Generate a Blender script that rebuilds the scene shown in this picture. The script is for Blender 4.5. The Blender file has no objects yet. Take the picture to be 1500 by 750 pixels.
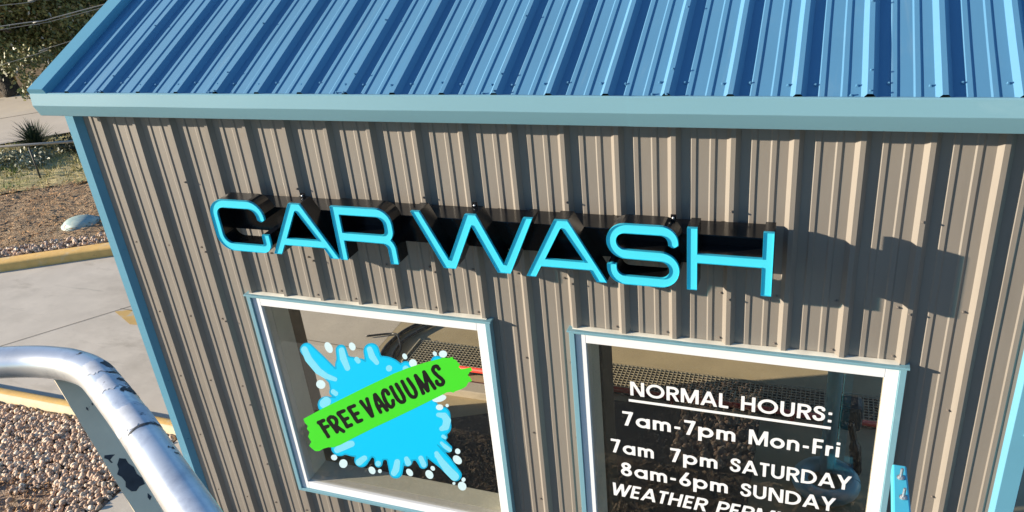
import bpy, math, random
import numpy as np
from mathutils import Vector, Matrix
from mathutils.geometry import tessellate_polygon

rng = np.random.default_rng(7)
random.seed(7)
scene = bpy.context.scene
COL = scene.collection
G = -3.9                                  # ground level (z = 0 is the foot of the eave shadow)
FT = 0.3048

# ------------------------------------------------------------------ objects
def tag(o, label=None, cat=None, group=None, kind=None):
    if label: o['label'] = label
    if cat: o['category'] = cat
    if group: o['group'] = group
    if kind: o['kind'] = kind
    return o

def thing(name, loc, label, cat, group=None):
    o = bpy.data.objects.new(name, None)
    o.empty_display_size = 0.1
    COL.objects.link(o); o.location = loc
    return tag(o, label, cat, group)

def origin(o):
    v = Vector((0, 0, 0))
    while o is not None:
        v += o.location; o = o.parent
    return v

class MB:
    """collects faces in world coordinates, then links them as ONE mesh object"""
    def __init__(s): s.v = []; s.f = []; s.m = []; s.n = 0
    def add(s, verts, faces, mi=0):
        k = s.n
        s.v.extend([tuple(map(float, q)) for q in verts]); s.n += len(verts)
        for f in faces:
            s.f.append(tuple(k + int(i) for i in f)); s.m.append(mi)
    def box(s, x0, x1, y0, y1, z0, z1, mi=0):
        v = [(x0,y0,z0),(x1,y0,z0),(x1,y1,z0),(x0,y1,z0),(x0,y0,z1),(x1,y0,z1),(x1,y1,z1),(x0,y1,z1)]
        s.add(v, [(0,3,2,1),(4,5,6,7),(0,1,5,4),(1,2,6,5),(2,3,7,6),(3,0,4,7)], mi)
    def obox(s, c, ax, ay, az, mi=0):
        c = np.array(c); ax, ay, az = map(np.array, (ax, ay, az))
        v = [c + i*ax + j*ay + k*az for k in (-1,1) for (i,j) in ((-1,-1),(1,-1),(1,1),(-1,1))]
        s.add(v, [(0,3,2,1),(4,5,6,7),(0,1,5,4),(1,2,6,5),(2,3,7,6),(3,0,4,7)], mi)
    def tube(s, pts, r, seg=12, mi=0, caps=True, a0=0.0, a1=2*math.pi):
        pts = np.array(pts, float); n = len(pts)
        rr = np.full(n, r) if np.isscalar(r) else np.array(r, float)
        t = np.gradient(pts, axis=0); t /= np.linalg.norm(t, axis=1)[:, None] + 1e-12
        up = np.array([0, 0, 1.0])
        if abs(t[0] @ up) > .95: up = np.array([0, 1.0, 0])
        full = abs(a1 - a0 - 2*math.pi) < 1e-6
        k = seg if full else seg + 1
        ang = np.linspace(a0, a1, seg + 1)[:k]
        u = np.cross(t[0], up); u /= np.linalg.norm(u)
        vs = []
        for i in range(n):
            u = u - (u @ t[i]) * t[i]; u /= np.linalg.norm(u) + 1e-12
            w = np.cross(t[i], u)
            for a in ang: vs.append(pts[i] + rr[i]*(math.cos(a)*u + math.sin(a)*w))
        fs = []
        for i in range(n - 1):
            for j in range(seg):
                j2 = (j + 1) % k
                fs.append((i*k + j, i*k + j2, (i+1)*k + j2, (i+1)*k + j))
        if caps and full:
            fs.append(tuple(reversed(range(k)))); fs.append(tuple((n-1)*k + j for j in range(k)))
        s.add(vs, fs, mi)
    def ball(s, c, rad, mi=0, seg=12, rings=7, z0=-1.0):
        vs = []; fs = []
        for i in range(rings + 1):
            ph = -math.pi/2 + math.pi*i/rings
            zz = max(math.sin(ph), z0)
            for j in range(seg):
                a = 2*math.pi*j/seg
                vs.append((c[0]+rad[0]*math.cos(ph)*math.cos(a), c[1]+rad[1]*math.cos(ph)*math.sin(a), c[2]+rad[2]*zz))
        for i in range(rings):
            for j in range(seg):
                fs.append((i*seg+j, i*seg+(j+1)%seg, (i+1)*seg+(j+1)%seg, (i+1)*seg+j))
        s.add(vs, fs, mi)
    def prism(s, poly, z0, z1, mi=0):
        n = len(poly)
        v = [(x, y, z0) for x, y in poly] + [(x, y, z1) for x, y in poly]
        s.add(v, [tuple(reversed(range(n))), tuple(range(n, 2*n))] + [(i,(i+1)%n,n+(i+1)%n,n+i) for i in range(n)], mi)
    def build(s, name, mats, parent=None, loc=None, smooth=False, bevel=0.0, auto=None, recalc=True):
        L = Vector(loc) if loc is not None else (origin(parent) if parent else Vector((0,0,0)))
        me = bpy.data.meshes.new(name)
        vv = np.array(s.v, float) - np.array(L)
        me.from_pydata(vv.tolist(), [], s.f)
        if not isinstance(mats, (list, tuple)): mats = [mats]
        for m in mats: me.materials.append(m)
        if len(mats) > 1: me.polygons.foreach_set('material_index', s.m)
        me.update()
        if recalc:
            import bmesh
            b = bmesh.new(); b.from_mesh(me); bmesh.ops.recalc_face_normals(b, faces=b.faces); b.to_mesh(me); b.free()
        if smooth: me.polygons.foreach_set('use_smooth', [True]*len(me.polygons))
        if auto:
            me.polygons.foreach_set('use_smooth', [True]*len(me.polygons))
            me.set_sharp_from_angle(angle=math.radians(auto))
        o = bpy.data.objects.new(name, me); COL.objects.link(o)
        if parent: o.parent = parent
        else: o.location = L
        if bevel:
            md = o.modifiers.new('Bevel', 'BEVEL'); md.width = bevel; md.segments = 2; md.limit_method = 'ANGLE'
            md.angle_limit = math.radians(40)
        return o

# ------------------------------------------------------------------ materials
def mat(name, base, rough=.5, metal=0., spec=.5, noise=None, bump=None, coat=0., col2=None, dirt=None):
    """noise=(scale, amount, detail): value variation of the base colour; col2=(colour, scale, lo, hi): patches of another colour
       bump=(scale, strength, distance); dirt=(colour, scale, lo, hi, stretch)"""
    m = bpy.data.materials.new(name); m.use_nodes = True
    nt = m.node_tree; N = nt.nodes; Lk = nt.links
    b = N['Principled BSDF']
    b.inputs['Roughness'].default_value = rough; b.inputs['Metallic'].default_value = metal
    b.inputs['Specular IOR Level'].default_value = spec
    if coat: b.inputs['Coat Weight'].default_value = coat; b.inputs['Coat Roughness'].default_value = .1
    tc = N.new('ShaderNodeTexCoord')
    cur = None
    def rgb(c):
        n = N.new('ShaderNodeRGB'); n.outputs[0].default_value = (*c, 1); return n.outputs[0]
    cur = rgb(base)
    def tex(scale, detail=4, stretch=None, rough_=.55):
        t = N.new('ShaderNodeTexNoise'); t.inputs['Scale'].default_value = scale; t.inputs['Detail'].default_value = detail
        t.inputs['Roughness'].default_value = rough_
        if stretch:
            mp = N.new('ShaderNodeMapping'); mp.inputs['Scale'].default_value = stretch
            Lk.new(tc.outputs['Object'], mp.inputs[0]); Lk.new(mp.outputs[0], t.inputs['Vector'])
        else: Lk.new(tc.outputs['Object'], t.inputs['Vector'])
        return t.outputs['Fac']
    def ramp(fac, lo, hi):
        r = N.new('ShaderNodeMapRange'); r.inputs['From Min'].default_value = lo; r.inputs['From Max'].default_value = hi
        Lk.new(fac, r.inputs['Value']); return r.outputs['Result']
    def mix(fac, a, c):
        x = N.new('ShaderNodeMix'); x.data_type = 'RGBA'
        Lk.new(fac, x.inputs['Factor']); Lk.new(a, x.inputs[6]); Lk.new(c, x.inputs[7]); return x.outputs[2]
    for q in (col2 if isinstance(col2, list) else [col2] if col2 else []):
        cur = mix(ramp(tex(q[1], 6, q[4] if len(q) > 4 else None, .65), q[2], q[3]), cur, rgb(q[0]))
    if noise:
        f = tex(noise[0], noise[2] if len(noise) > 2 else 5, noise[3] if len(noise) > 3 else None)
        r = N.new('ShaderNodeMapRange'); r.inputs['From Min'].default_value = .25; r.inputs['From Max'].default_value = .75
        r.inputs['To Min'].default_value = 1-noise[1]; r.inputs['To Max'].default_value = 1+noise[1]
        Lk.new(f, r.inputs['Value'])
        h = N.new('ShaderNodeHueSaturation'); Lk.new(cur, h.inputs['Color']); Lk.new(r.outputs[0], h.inputs['Value']); cur = h.outputs[0]
    Lk.new(cur, b.inputs['Base Color'])
    if bump:
        bp = N.new('ShaderNodeBump'); bp.inputs['Strength'].default_value = bump[1]; bp.inputs['Distance'].default_value = bump[2]
        Lk.new(tex(bump[0], 5, bump[3] if len(bump) > 3 else None), bp.inputs['Height']); Lk.new(bp.outputs[0], b.inputs['Normal'])
    return m

def vcol_mat(name, rough=.8, attr='col', noise=None, bump=None, spec=.3):
    m = mat(name, (1,1,1), rough, noise=None, bump=bump, spec=spec)
    nt = m.node_tree; b = nt.nodes['Principled BSDF']
    a = nt.nodes.new('ShaderNodeAttribute'); a.attribute_name = attr
    nt.links.new(a.outputs['Color'], b.inputs['Base Color'])
    return m

M = {}
M['tan']    = mat('tan_painted_steel', (.232,.204,.172), .52, noise=(1.3,.05,4), bump=(2.2,.25,.012,(1,1,.35)), spec=.9,
                  col2=[((.165,.143,.118), 3.0, .55, .85, (1,1,.15)), ((.27,.24,.205), 5.0, .63, .9, (2.5,1,.25))])
M['tan_screw'] = mat('tan_screw_head', (.22,.19,.165), .35)
M['roof']   = mat('blue_roof_steel', (.068,.228,.390), .64, noise=(1.1,.06,4), bump=(1.8,.2,.012,(1,.3,1)), spec=1.0,
                  col2=[((.085,.245,.40), 7.0, .56, .9), ((.16,.29,.40), 2.2, .58, .95, (7,.6,.6))])
M['trim']   = mat('light_blue_trim', (.115,.315,.435), .40, noise=(2.0,.05,4), bump=(3.0,.12,.01), spec=.5,
                  col2=((.18,.37,.46), 4.5, .60, .85))
M['fascia'] = mat('pale_blue_gutter', (.182,.355,.425), .40, noise=(1.6,.05,5,(.3,1,1)), bump=(1.5,.15,.012,(.4,1,1)), spec=.5,
                  col2=((.27,.44,.50), 3.2, .60, .85, (.35,1,1)))
M['dark']   = mat('cavity_shade', (.02,.02,.022), .9)  # near-black colour standing in for the shade inside hollows
M['black']  = mat('gloss_black_aluminium', (.006,.006,.007), .19, spec=.42, bump=(14,.06,.004), col2=((.05,.048,.045), 9, .66, .8))
M['cyan']   = mat('cyan_acrylic', (.066,.64,.80), .35, noise=(3,.02), spec=.4)
M['cyan_t'] = mat('cyan_trim_cap', (.05,.58,.76), .35, spec=.4)
def clear_edge(m, tint, f):
    nt = m.node_tree; N = nt.nodes; t = N.new('ShaderNodeBsdfTransparent'); t.inputs[0].default_value = (*tint, 1); x = N.new('ShaderNodeMixShader'); x.inputs[0].default_value = f
    nt.links.new(N['Principled BSDF'].outputs[0], x.inputs[1]); nt.links.new(t.outputs[0], x.inputs[2]); nt.links.new(x.outputs[0], N['Material Output'].inputs[0])
clear_edge(M['cyan_t'], (.35,.85,1), .42)
M['vinyl']  = mat('white_vinyl', (.80,.81,.82), .4, noise=(3,.03), spec=.4)
M['drywall']= mat('window_reveal_board', (.72,.74,.70), .7, noise=(5,.08), col2=((.60,.60,.54), 2.5,.55,.8))
M['lit_flange']= mat('lit_flange_cream', (.66,.64,.56), .8, noise=(9,.15))  # cream tone of a sunlit trim flange, put into the colour
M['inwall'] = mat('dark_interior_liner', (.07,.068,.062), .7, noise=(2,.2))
M['conc']   = mat('driveway_concrete', (.62,.555,.465), .85, noise=(2.2,.10,7), bump=(40,.15,.006), spec=.2,
                  col2=[((.48,.425,.35), .5,.50,.72,(1,1.8,1)), ((.37,.325,.26), 1.1,.58,.76,(.55,1.4,1)), ((.34,.305,.25), .7,.60,.72,(.35,3.0,1))])
M['infloor']= mat('wash_bay_concrete', (.50,.415,.265), .75, noise=(3.0,.12,7), bump=(35,.1,.004), spec=.3,
                  col2=((.42,.345,.21), .9,.5,.75))
M['road']   = mat('pale_road_concrete', (.60,.52,.42), .9, noise=(1.0,.08,6), spec=.2, col2=((.52,.45,.36), .4,.5,.75))
M['yard_shadow']= mat('lift_shadow_yard', (.045,.043,.04), .9, noise=(60,.5), bump=(120,.5,.01))  # ground coloured near-black to stand for the lift's shadow
M['soil']   = mat('bare_soil', (.19,.135,.085), .95, noise=(9,.35,9), bump=(25,.8,.03), col2=((.30,.25,.13), .35,.48,.62))
M['mulch']  = mat('brown_mulch_soil', (.38,.265,.155), .95, noise=(25,.5,9), bump=(40,.9,.035), col2=((.22,.155,.10), 5,.52,.7))
M['lawn']   = mat('dry_lawn_soil', (.52,.42,.20), .95, noise=(6,.25,8), bump=(50,.6,.02), col2=((.27,.28,.09), 1.1,.55,.7))
M['kerb']   = mat('yellow_kerb', (.80,.50,.17), .8, noise=(6,.14,6), bump=(30,.3,.006), spec=.2, col2=[((.70,.57,.36), 4,.54,.72), ((.30,.2,.09), 9,.64,.76)])
M['kerbedge']=mat('bare_kerb_concrete', (.74,.64,.43), .85, noise=(8,.12), spec=.2)
M['gravelbase']= mat('gravel_bed_ground', (.38,.28,.20), .95, noise=(30,.4), bump=(60,.8,.03))  # ground tone between the stones
M['galv']   = mat('galvanised_tube', (.74,.745,.75), .30, metal=.65, noise=(20,.12,8), bump=(90,.12,.001), spec=.5,
                  col2=[((.30,.31,.34), 34,.66,.72,(1.0,1.0,1.0)), ((.48,.49,.52), 11,.55,.70)])
M['tape']   = mat('worn_grey_tape', (.56,.58,.62), .45, metal=.2, noise=(40,.25,8), col2=((.12,.12,.14), 42,.60,.66))
M['tapedark']=mat('black_scuff', (.045,.045,.05), .6, noise=(60,.4))
M['strap']  = mat('painted_grey_strap', (.84,.70,.50), .55, noise=(18,.14,7), spec=.4, col2=((.02,.02,.02), 55,.70,.73))
M['blue']   = mat('sky_blue_powder_coat', (.085,.55,.72), .45, noise=(8,.05), spec=.4)
M['teal']   = mat('teal_machine_paint', (.34,.66,.74), .35, noise=(5,.08))
M['zinc']   = mat('zinc_bolt', (.62,.62,.63), .35, metal=.8)
M['red']    = mat('red_rail_paint', (.62,.045,.03), .45, noise=(5,.1))
M['grate']  = mat('grate_steel', (.50,.45,.33), .55, metal=.1, noise=(12,.15))
M['rubber'] = mat('black_rubber', (.012,.012,.013), .35)
M['bark']   = mat('oak_bark', (.05,.038,.027), .95, noise=(8,.4), bump=(18,.9,.05))
M['pipe']   = mat('pale_pipe_rail', (.42,.37,.30), .5, noise=(10,.1))
M['ironpost']= mat('dark_post', (.05,.05,.045), .6)
M['yellowpost']= mat('yellow_marker', (.62,.36,.05), .6, noise=(10,.2))
M['dome']   = mat('pale_teal_dome', (.36,.47,.44), .5, noise=(7,.18), col2=((.50,.52,.42), 6,.52,.7))
M['wire']   = mat('grey_cable', (.30,.29,.27), .6)
M['scyan']  = mat('decal_cyan', (.002,.50,.84), .45, spec=.3)
M['sedge']  = mat('decal_deep_cyan', (.004,.35,.60), .45, spec=.3)
M['shigh']  = mat('decal_light_cyan', (.19,.62,.80), .45, spec=.3)
M['sdrop']  = mat('decal_pale_drop', (.56,.74,.80), .45, spec=.3)
M['sgreen'] = mat('decal_green', (.055,.62,.024), .5, spec=.3)
M['sink']   = mat('decal_black_ink', (.006,.006,.006), .5, spec=.3)
M['white']  = mat('white_vinyl_letter', (.82,.82,.82), .5, spec=.3)
M['stone']  = vcol_mat('river_stone', .85, bump=(60,.25,.004))
M['chip']   = vcol_mat('bark_chip', .9)
M['blade']  = vcol_mat('grass_blade', .7)
M['leaf']   = vcol_mat('oak_leaf', .5, spec=.4)

def glass_mat():
    m = bpy.data.materials.new('bronze_window_glass'); m.use_nodes = True
    nt = m.node_tree; N = nt.nodes; L = nt.links
    N.remove(N['Principled BSDF']); out = N['Material Output']
    tr = N.new('ShaderNodeBsdfTransparent'); tr.inputs[0].default_value = (.90,.885,.84,1)
    gl = N.new('ShaderNodeBsdfGlossy'); gl.inputs['Roughness'].default_value = .0; gl.inputs['Color'].default_value = (.95,.95,.93,1)
    fr = N.new('ShaderNodeFresnel'); fr.inputs['IOR'].default_value = 1.55
    mx = N.new('ShaderNodeMixShader')
    ad = N.new('ShaderNodeMath'); ad.operation = 'MULTIPLY'; ad.inputs[1].default_value = 1.0; ad.use_clamp = True
    ge = N.new('ShaderNodeNewGeometry'); iv = N.new('ShaderNodeMath'); iv.operation = 'SUBTRACT'; iv.inputs[0].default_value = 1.6
    mb_ = N.new('ShaderNodeMath'); mb_.operation = 'MULTIPLY'; mb_.inputs[1].default_value = 1.6; L.new(ge.outputs['Backfacing'], mb_.inputs[0]); L.new(mb_.outputs[0], iv.inputs[1])
    L.new(iv.outputs[0], ad.inputs[1])                        # the inner face of the pane only transmits
    L.new(fr.outputs[0], ad.inputs[0]); L.new(ad.outputs[0], mx.inputs[0]); L.new(tr.outputs[0], mx.inputs[1]); L.new(gl.outputs[0], mx.inputs[2])
    df = N.new('ShaderNodeBsdfDiffuse'); df.inputs[0].default_value = (.5,.46,.38,1)
    t = N.new('ShaderNodeTexNoise'); t.inputs['Scale'].default_value = 190; t.inputs['Detail'].default_value = 3
    mr = N.new('ShaderNodeMapRange'); mr.inputs['From Min'].default_value = .60; mr.inputs['From Max'].default_value = .72
    mr.inputs['To Max'].default_value = .22
    tc = N.new('ShaderNodeTexCoord'); L.new(tc.outputs['Object'], t.inputs['Vector']); L.new(t.outputs['Fac'], mr.inputs['Value'])
    m2 = N.new('ShaderNodeMixShader'); L.new(mr.outputs[0], m2.inputs[0]); L.new(mx.outputs[0], m2.inputs[1]); L.new(df.outputs[0], m2.inputs[2])
    L.new(m2.outputs[0], out.inputs[0])
    return m
M['glass'] = glass_mat()

# ------------------------------------------------------------------ flat shapes from distance fields
def sd_poly(X, Y, poly):
    poly = np.array(poly, float)
    d = np.full(X.shape, 1e9); s = np.ones(X.shape)
    n = len(poly)
    for i in range(n):
        a = poly[i]; b = poly[i-1]
        ex, ey = b - a; wx = X - a[0]; wy = Y - a[1]
        t = np.clip((wx*ex + wy*ey)/(ex*ex + ey*ey + 1e-15), 0, 1)
        dx = wx - ex*t; dy = wy - ey*t
        d = np.minimum(d, dx*dx + dy*dy)
        c1 = Y >= a[1]; c2 = Y < b[1]; c3 = ex*wy > ey*wx
        fl = (c1 & c2 & c3) | (~c1 & ~c2 & ~c3)
        s = np.where(fl, -s, s)
    return s*np.sqrt(d)

def sd_caps(X, Y, p, r):
    """chain of round-ended segments with a radius per vertex"""
    p = np.array(p, float); r = np.full(len(p), r) if np.isscalar(r) else np.array(r, float)
    d = np.full(X.shape, 1e9)
    if len(p) == 1: return np.hypot(X-p[0,0], Y-p[0,1]) - r[0]
    for i in range(len(p)-1):
        ex, ey = p[i+1]-p[i]; wx = X-p[i,0]; wy = Y-p[i,1]
        t = np.clip((wx*ex + wy*ey)/(ex*ex + ey*ey + 1e-12), 0, 1)
        d = np.minimum(d, np.hypot(wx-ex*t, wy-ey*t) - (r[i] + (r[i+1]-r[i])*t))
    return d

def sd_stroke(X, Y, p, hw, closed=False):
    """stroke of constant half-width with square-cut ends"""
    p = np.array(p, float); n = len(p); d = np.full(X.shape, 1e9)
    m = n if closed else n-1
    for i in range(m):
        a = p[i]; b = p[(i+1) % n]; e = b-a; l = np.hypot(*e)
        if l < 1e-9: continue
        e = e/l; wx = X-a[0]; wy = Y-a[1]
        u = wx*e[0] + wy*e[1]; v = -wx*e[1] + wy*e[0]
        qx = np.abs(u-l/2)-l/2; qy = np.abs(v)-hw
        d = np.minimum(d, np.hypot(np.maximum(qx,0), np.maximum(qy,0)) + np.minimum(np.maximum(qx,qy),0))
    for i in range(n):
        if closed or 0 < i < n-1:
            d = np.minimum(d, np.hypot(X-p[i,0], Y-p[i,1])-hw)
    return d

def round_path(pts, rad):
    """polyline with its inner corners rounded"""
    pts = [np.array(q, float) for q in pts]; out = [pts[0]]
    for i in range(1, len(pts)-1):
        a, b, c = pts[i-1], pts[i], pts[i+1]; r = rad[i-1]
        u = (a-b)/np.linalg.norm(a-b); v = (c-b)/np.linalg.norm(c-b)
        r = min(r, .499*np.linalg.norm(a-b) if i > 1 else .98*np.linalg.norm(a-b), .499*np.linalg.norm(c-b) if i < len(pts)-2 else .98*np.linalg.norm(c-b))
        ang = math.acos(max(-1, min(1, float(u @ v)))); t = min(r/math.tan(ang/2), r*1.0 if abs(ang-math.pi/2) < .3 else r)
        p0 = b+u*t; p1 = b+v*t
        rr = t*math.tan(ang/2); bis = (u+v)/np.linalg.norm(u+v); cen = b+bis*(rr/math.sin(ang/2))
        a0 = math.atan2(*(p0-cen)[::-1]); a1 = math.atan2(*(p1-cen)[::-1]); da = (a1-a0+math.pi) % (2*math.pi)-math.pi
        for k in range(9): out.append(cen + rr*np.array([math.cos(a0+da*k/8), math.sin(a0+da*k/8)]))
    out.append(pts[-1]); return out

def arc(cx, cy, r, a0, a1, n=14, ry=None):
    ry = ry or r
    return [(cx + r*math.cos(math.radians(a0+(a1-a0)*k/n)), cy + ry*math.sin(math.radians(a0+(a1-a0)*k/n))) for k in range(n+1)]

def spline(pts, n=6):
    P = [np.array(q, float) for q in pts]; P = [2*P[0]-P[1]] + P + [2*P[-1]-P[-2]]; out = []
    for i in range(1, len(P)-2):
        for k in range(n):
            t = k/n
            out.append(.5*((2*P[i]) + (-P[i-1]+P[i+1])*t + (2*P[i-1]-5*P[i]+4*P[i+1]-P[i+2])*t*t + (-P[i-1]+3*P[i]-3*P[i+1]+P[i+2])*t**3))
    out.append(P[-2]); return out

def contours(F, x0, y0, h):
    """closed loops of F = 0 with the inside (F < 0) on the left"""
    F = F.copy(); F[0,:] = F[-1,:] = 1e-3+np.abs(F[0,:]).max()*0+h; F[:,0] = F[:,-1] = h
    F[np.abs(F) < 1e-9] = 1e-9
    ny, nx = F.shape; seg = {}
    ins = F < 0
    c = ins[:-1,:-1]*1 + ins[:-1,1:]*2 + ins[1:,1:]*4 + ins[1:,:-1]*8
    def pt(e):
        k, j, i = e
        if k == 0: t = F[j,i]/(F[j,i]-F[j,i+1]); return (x0+(i+t)*h, y0+j*h)
        t = F[j,i]/(F[j,i]-F[j+1,i]); return (x0+i*h, y0+(j+t)*h)
    T = {1:[(3,0)],2:[(0,1)],3:[(3,1)],4:[(1,2)],5:[(3,0),(1,2)],6:[(0,2)],7:[(3,2)],8:[(2,3)],9:[(2,0)],10:[(0,1),(2,3)],11:[(2,1)],12:[(1,3)],13:[(1,0)],14:[(0,3)]}
    for j, i in zip(*np.nonzero((c > 0) & (c < 15))):
        E = [(0,j,i),(1,j,i+1),(0,j+1,i),(1,j,i)]
        for a, b in T[int(c[j,i])]: seg[E[b]] = E[a]
    loops = []
    while seg:
        s0 = next(iter(seg)); e = s0; lp = []
        while e in seg:
            lp.append(pt(e)); e = seg.pop(e)
        if len(lp) > 3: loops.append(np.array(lp))
    return loops

def simplify(lp, tol):
    n = len(lp)
    def rdp(a, b):
        if b <= a+1: return []
        p = lp[a]; q = lp[b % n]; e = q-p; l = np.hypot(*e); w = lp[a+1:b]-p
        d = np.abs(w[:,0]*e[1]-w[:,1]*e[0])/l if l > 1e-12 else np.hypot(w[:,0], w[:,1])
        k = int(d.argmax())
        if d[k] < tol: return []
        k = a+1+k
        return rdp(a, k) + [k] + rdp(k, b)
    far = int(np.hypot(*(lp-lp[0]).T).argmax())
    idx = [0] + rdp(0, far) + [far] + rdp(far, n)
    return lp[idx]

def area(lp): x, y = lp[:,0], lp[:,1]; return .5*np.sum(x*np.roll(y,-1)-y*np.roll(x,-1))

def inside(pt, lp):
    x, y = pt; r = False; n = len(lp)
    for i in range(n):
        a = lp[i]; b = lp[i-1]
        if (a[1] > y) != (b[1] > y) and x < (b[0]-a[0])*(y-a[1])/(b[1]-a[1])+a[0]: r = not r
    return r

def shape_regions(fn, bounds, h, tol, level=0.0):
    x0, x1, y0, y1 = bounds
    xs = np.arange(x0-3*h, x1+3*h, h); ys = np.arange(y0-3*h, y1+3*h, h)
    X, Y = np.meshgrid(xs, ys)
    lps = [simplify(l, tol) for l in contours(fn(X, Y)-level, xs[0], ys[0], h)]
    lps = [l for l in lps if len(l) >= 3 and abs(area(l)) > 4*h*h]
    if not lps: return []
    big = max(lps, key=lambda l: abs(area(l))); sg = 1 if area(big) > 0 else -1
    outer = [l for l in lps if area(l)*sg > 0]; holes = [l for l in lps if area(l)*sg < 0]
    outer.sort(key=lambda l: abs(area(l))); own = {id(o): [] for o in outer}
    for q in holes:                                     # a hole belongs to the smallest outline round it
        for o in outer:
            if abs(area(o)) > abs(area(q)) and inside(q[0], o): own[id(o)].append(q); break
    return [(o, own[id(o)]) for o in outer]

def add_flat(mb, regions, y, mi=0, tf=None):
    """flat fill on the plane Y = y (drawn coordinates are X, Z unless tf maps them)"""
    for o, hs in regions:
        loops = [o]+hs
        tri = tessellate_polygon([[Vector((q[0], q[1], 0)) for q in l] for l in loops])
        P = np.concatenate(loops)
        if tf is not None: P = tf(P)
        mb.add([(q[0], y, q[1]) for q in P], tri, mi)

def add_slab(mb, regions, y0, y1, mi=0):
    add_flat(mb, regions, y0, mi); add_flat(mb, regions, y1, mi)
    for o, hs in regions:
        for l in [o]+hs:
            n = len(l)
            mb.add([(q[0], y0, q[1]) for q in l]+[(q[0], y1, q[1]) for q in l], [(i,(i+1)%n,n+(i+1)%n,n+i) for i in range(n)], mi)

# ------------------------------------------------------------------ camera
R = (0.93402364, 0.34474163, -0.09355776); U = (-0.07446808, 0.44407644, 0.89288892); Fw = (-0.34936277, 0.82701229, -0.44045013)
CAM = np.array([4.6818, -4.08, 1.3757])
cd = bpy.data.cameras.new('camera'); cd.sensor_width = 36; cd.lens = 1181.89/1500*36; cd.clip_start = .02; cd.clip_end = 2000
cam = bpy.data.objects.new('camera', cd); COL.objects.link(cam); scene.camera = cam
cam.matrix_world = Matrix(((R[0],U[0],-Fw[0],CAM[0]),(R[1],U[1],-Fw[1],CAM[1]),(R[2],U[2],-Fw[2],CAM[2]),(0,0,0,1)))

# ------------------------------------------------------------------ light
SUN = Vector((2.62, 1.0, -0.655)).normalized()
w = bpy.data.worlds.new('World'); scene.world = w; w.use_nodes = True
bg = w.node_tree.nodes['Background']; sky = w.node_tree.nodes.new('ShaderNodeTexSky'); sky.sky_type = 'NISHITA'; sky.sun_disc = False
sky.sun_elevation = math.asin(-SUN.z); sky.sun_rotation = math.atan2(-SUN.x, -SUN.y); sky.air_density = 1.0; sky.dust_density = .1; sky.ozone_density = 4.0
w.node_tree.links.new(sky.outputs[0], bg.inputs[0]); bg.inputs[1].default_value = .095
sl = bpy.data.lights.new('sun', 'SUN'); sl.energy = 5.0; sl.angle = math.radians(.5); sl.color = (1, .875, .70)
so = bpy.data.objects.new('sun', sl); COL.objects.link(so); so.rotation_euler = SUN.to_track_quat('-Z', 'Y').to_euler(); so.location = (-20, -12, 12)
vs = scene.view_settings; scene.display_settings.display_device = 'sRGB'
vs.view_transform = 'Standard'; vs.look = 'None'; vs.gamma = 1; vs.use_curve_mapping = False; vs.exposure = 1.12
scene.cycles.max_bounces = 8; scene.cycles.transparent_max_bounces = 16; scene.cycles.caustics_reflective = False

# ================================================================== building
BX0, BX1, BY1 = -.30, 5.82, 6.3
bld = thing('car_wash_building', (2.76, 0, G), 'car wash building with tan ribbed metal wall under a blue ribbed metal roof', 'building')

# R-panel profile: u measured from the right edge of a major rib's crest, height of the sheet
PROF = [(-.048,0),(-.024,.031),(0,.031),(.024,0)]
for c in (.101, .199): PROF += [(c-.030,0),(c-.022,.0052),(c,.0052),(c+.008,0)]
def profile(x0, x1, shift=0.0):
    pts = []
    for k in range(-2, 24):
        for u, hgt in PROF: pts.append((k*FT+u+shift, hgt))
    pts.sort()
    xs = np.array([q[0] for q in pts]); hs = np.array([q[1] for q in pts])
    s = (xs > x0) & (xs < x1)
    X = np.concatenate([[x0], xs[s], [x1]]); H = np.concatenate([[np.interp(x0, xs, hs)], hs[s], [np.interp(x1, xs, hs)]])
    return X, H

WINS = [(.87, 2.775, -3.10, -1.254), (3.305, 5.195, -3.10, -1.252)]
# --- wall cladding: one sheet with the window openings left out
mb = MB()
X, H = profile(-.26, 5.745)
cut = sorted({w_[0]+.02 for w_ in WINS} | {w_[1]-.02 for w_ in WINS})
Xc = np.unique(np.concatenate([X, cut])); Hc = np.interp(Xc, X, H)
zl = sorted(set(np.round(np.linspace(G+.02, .16, 26), 3)) | {-1.274, -3.08})
zl = [z for z in zl if not (abs(z+1.274) < .05 and z != -1.274) and not (abs(z+3.08) < .05 and z != -3.08)]
def wob(a, b, s=0): return math.sin(a*3.1+b*2.3+s)*.5 + math.sin(a*7.7-b*4.1+1.3+s)*.3 + math.sin(b*9.3+a*1.7+s)*.2
grid = {}
for i, x in enumerate(Xc):
    for j, z in enumerate(zl):
        k3 = (x/FT) % 3
        lap = .0035*max(0, wob(x*.7, z*2.0, 2)) if .9 < k3 < 1.12 else 0
        grid[i, j] = len(mb.v); mb.add([(x + .0016*wob(x, z), -Hc[i] - .0012*wob(z*1.3, x, 4) - lap, z)], [])
for i in range(len(Xc)-1):
    xm = (Xc[i]+Xc[i+1])/2
    for j in range(len(zl)-1):
        zm = (zl[j]+zl[j+1])/2
        if any(w_[0]+.02 < xm < w_[1]-.02 and w_[2]+.02 < zm < w_[3]-.02 for w_ in WINS): continue
        mb.f.append((grid[i,j], grid[i+1,j], grid[i+1,j+1], grid[i,j+1])); mb.m.append(0)
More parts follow.
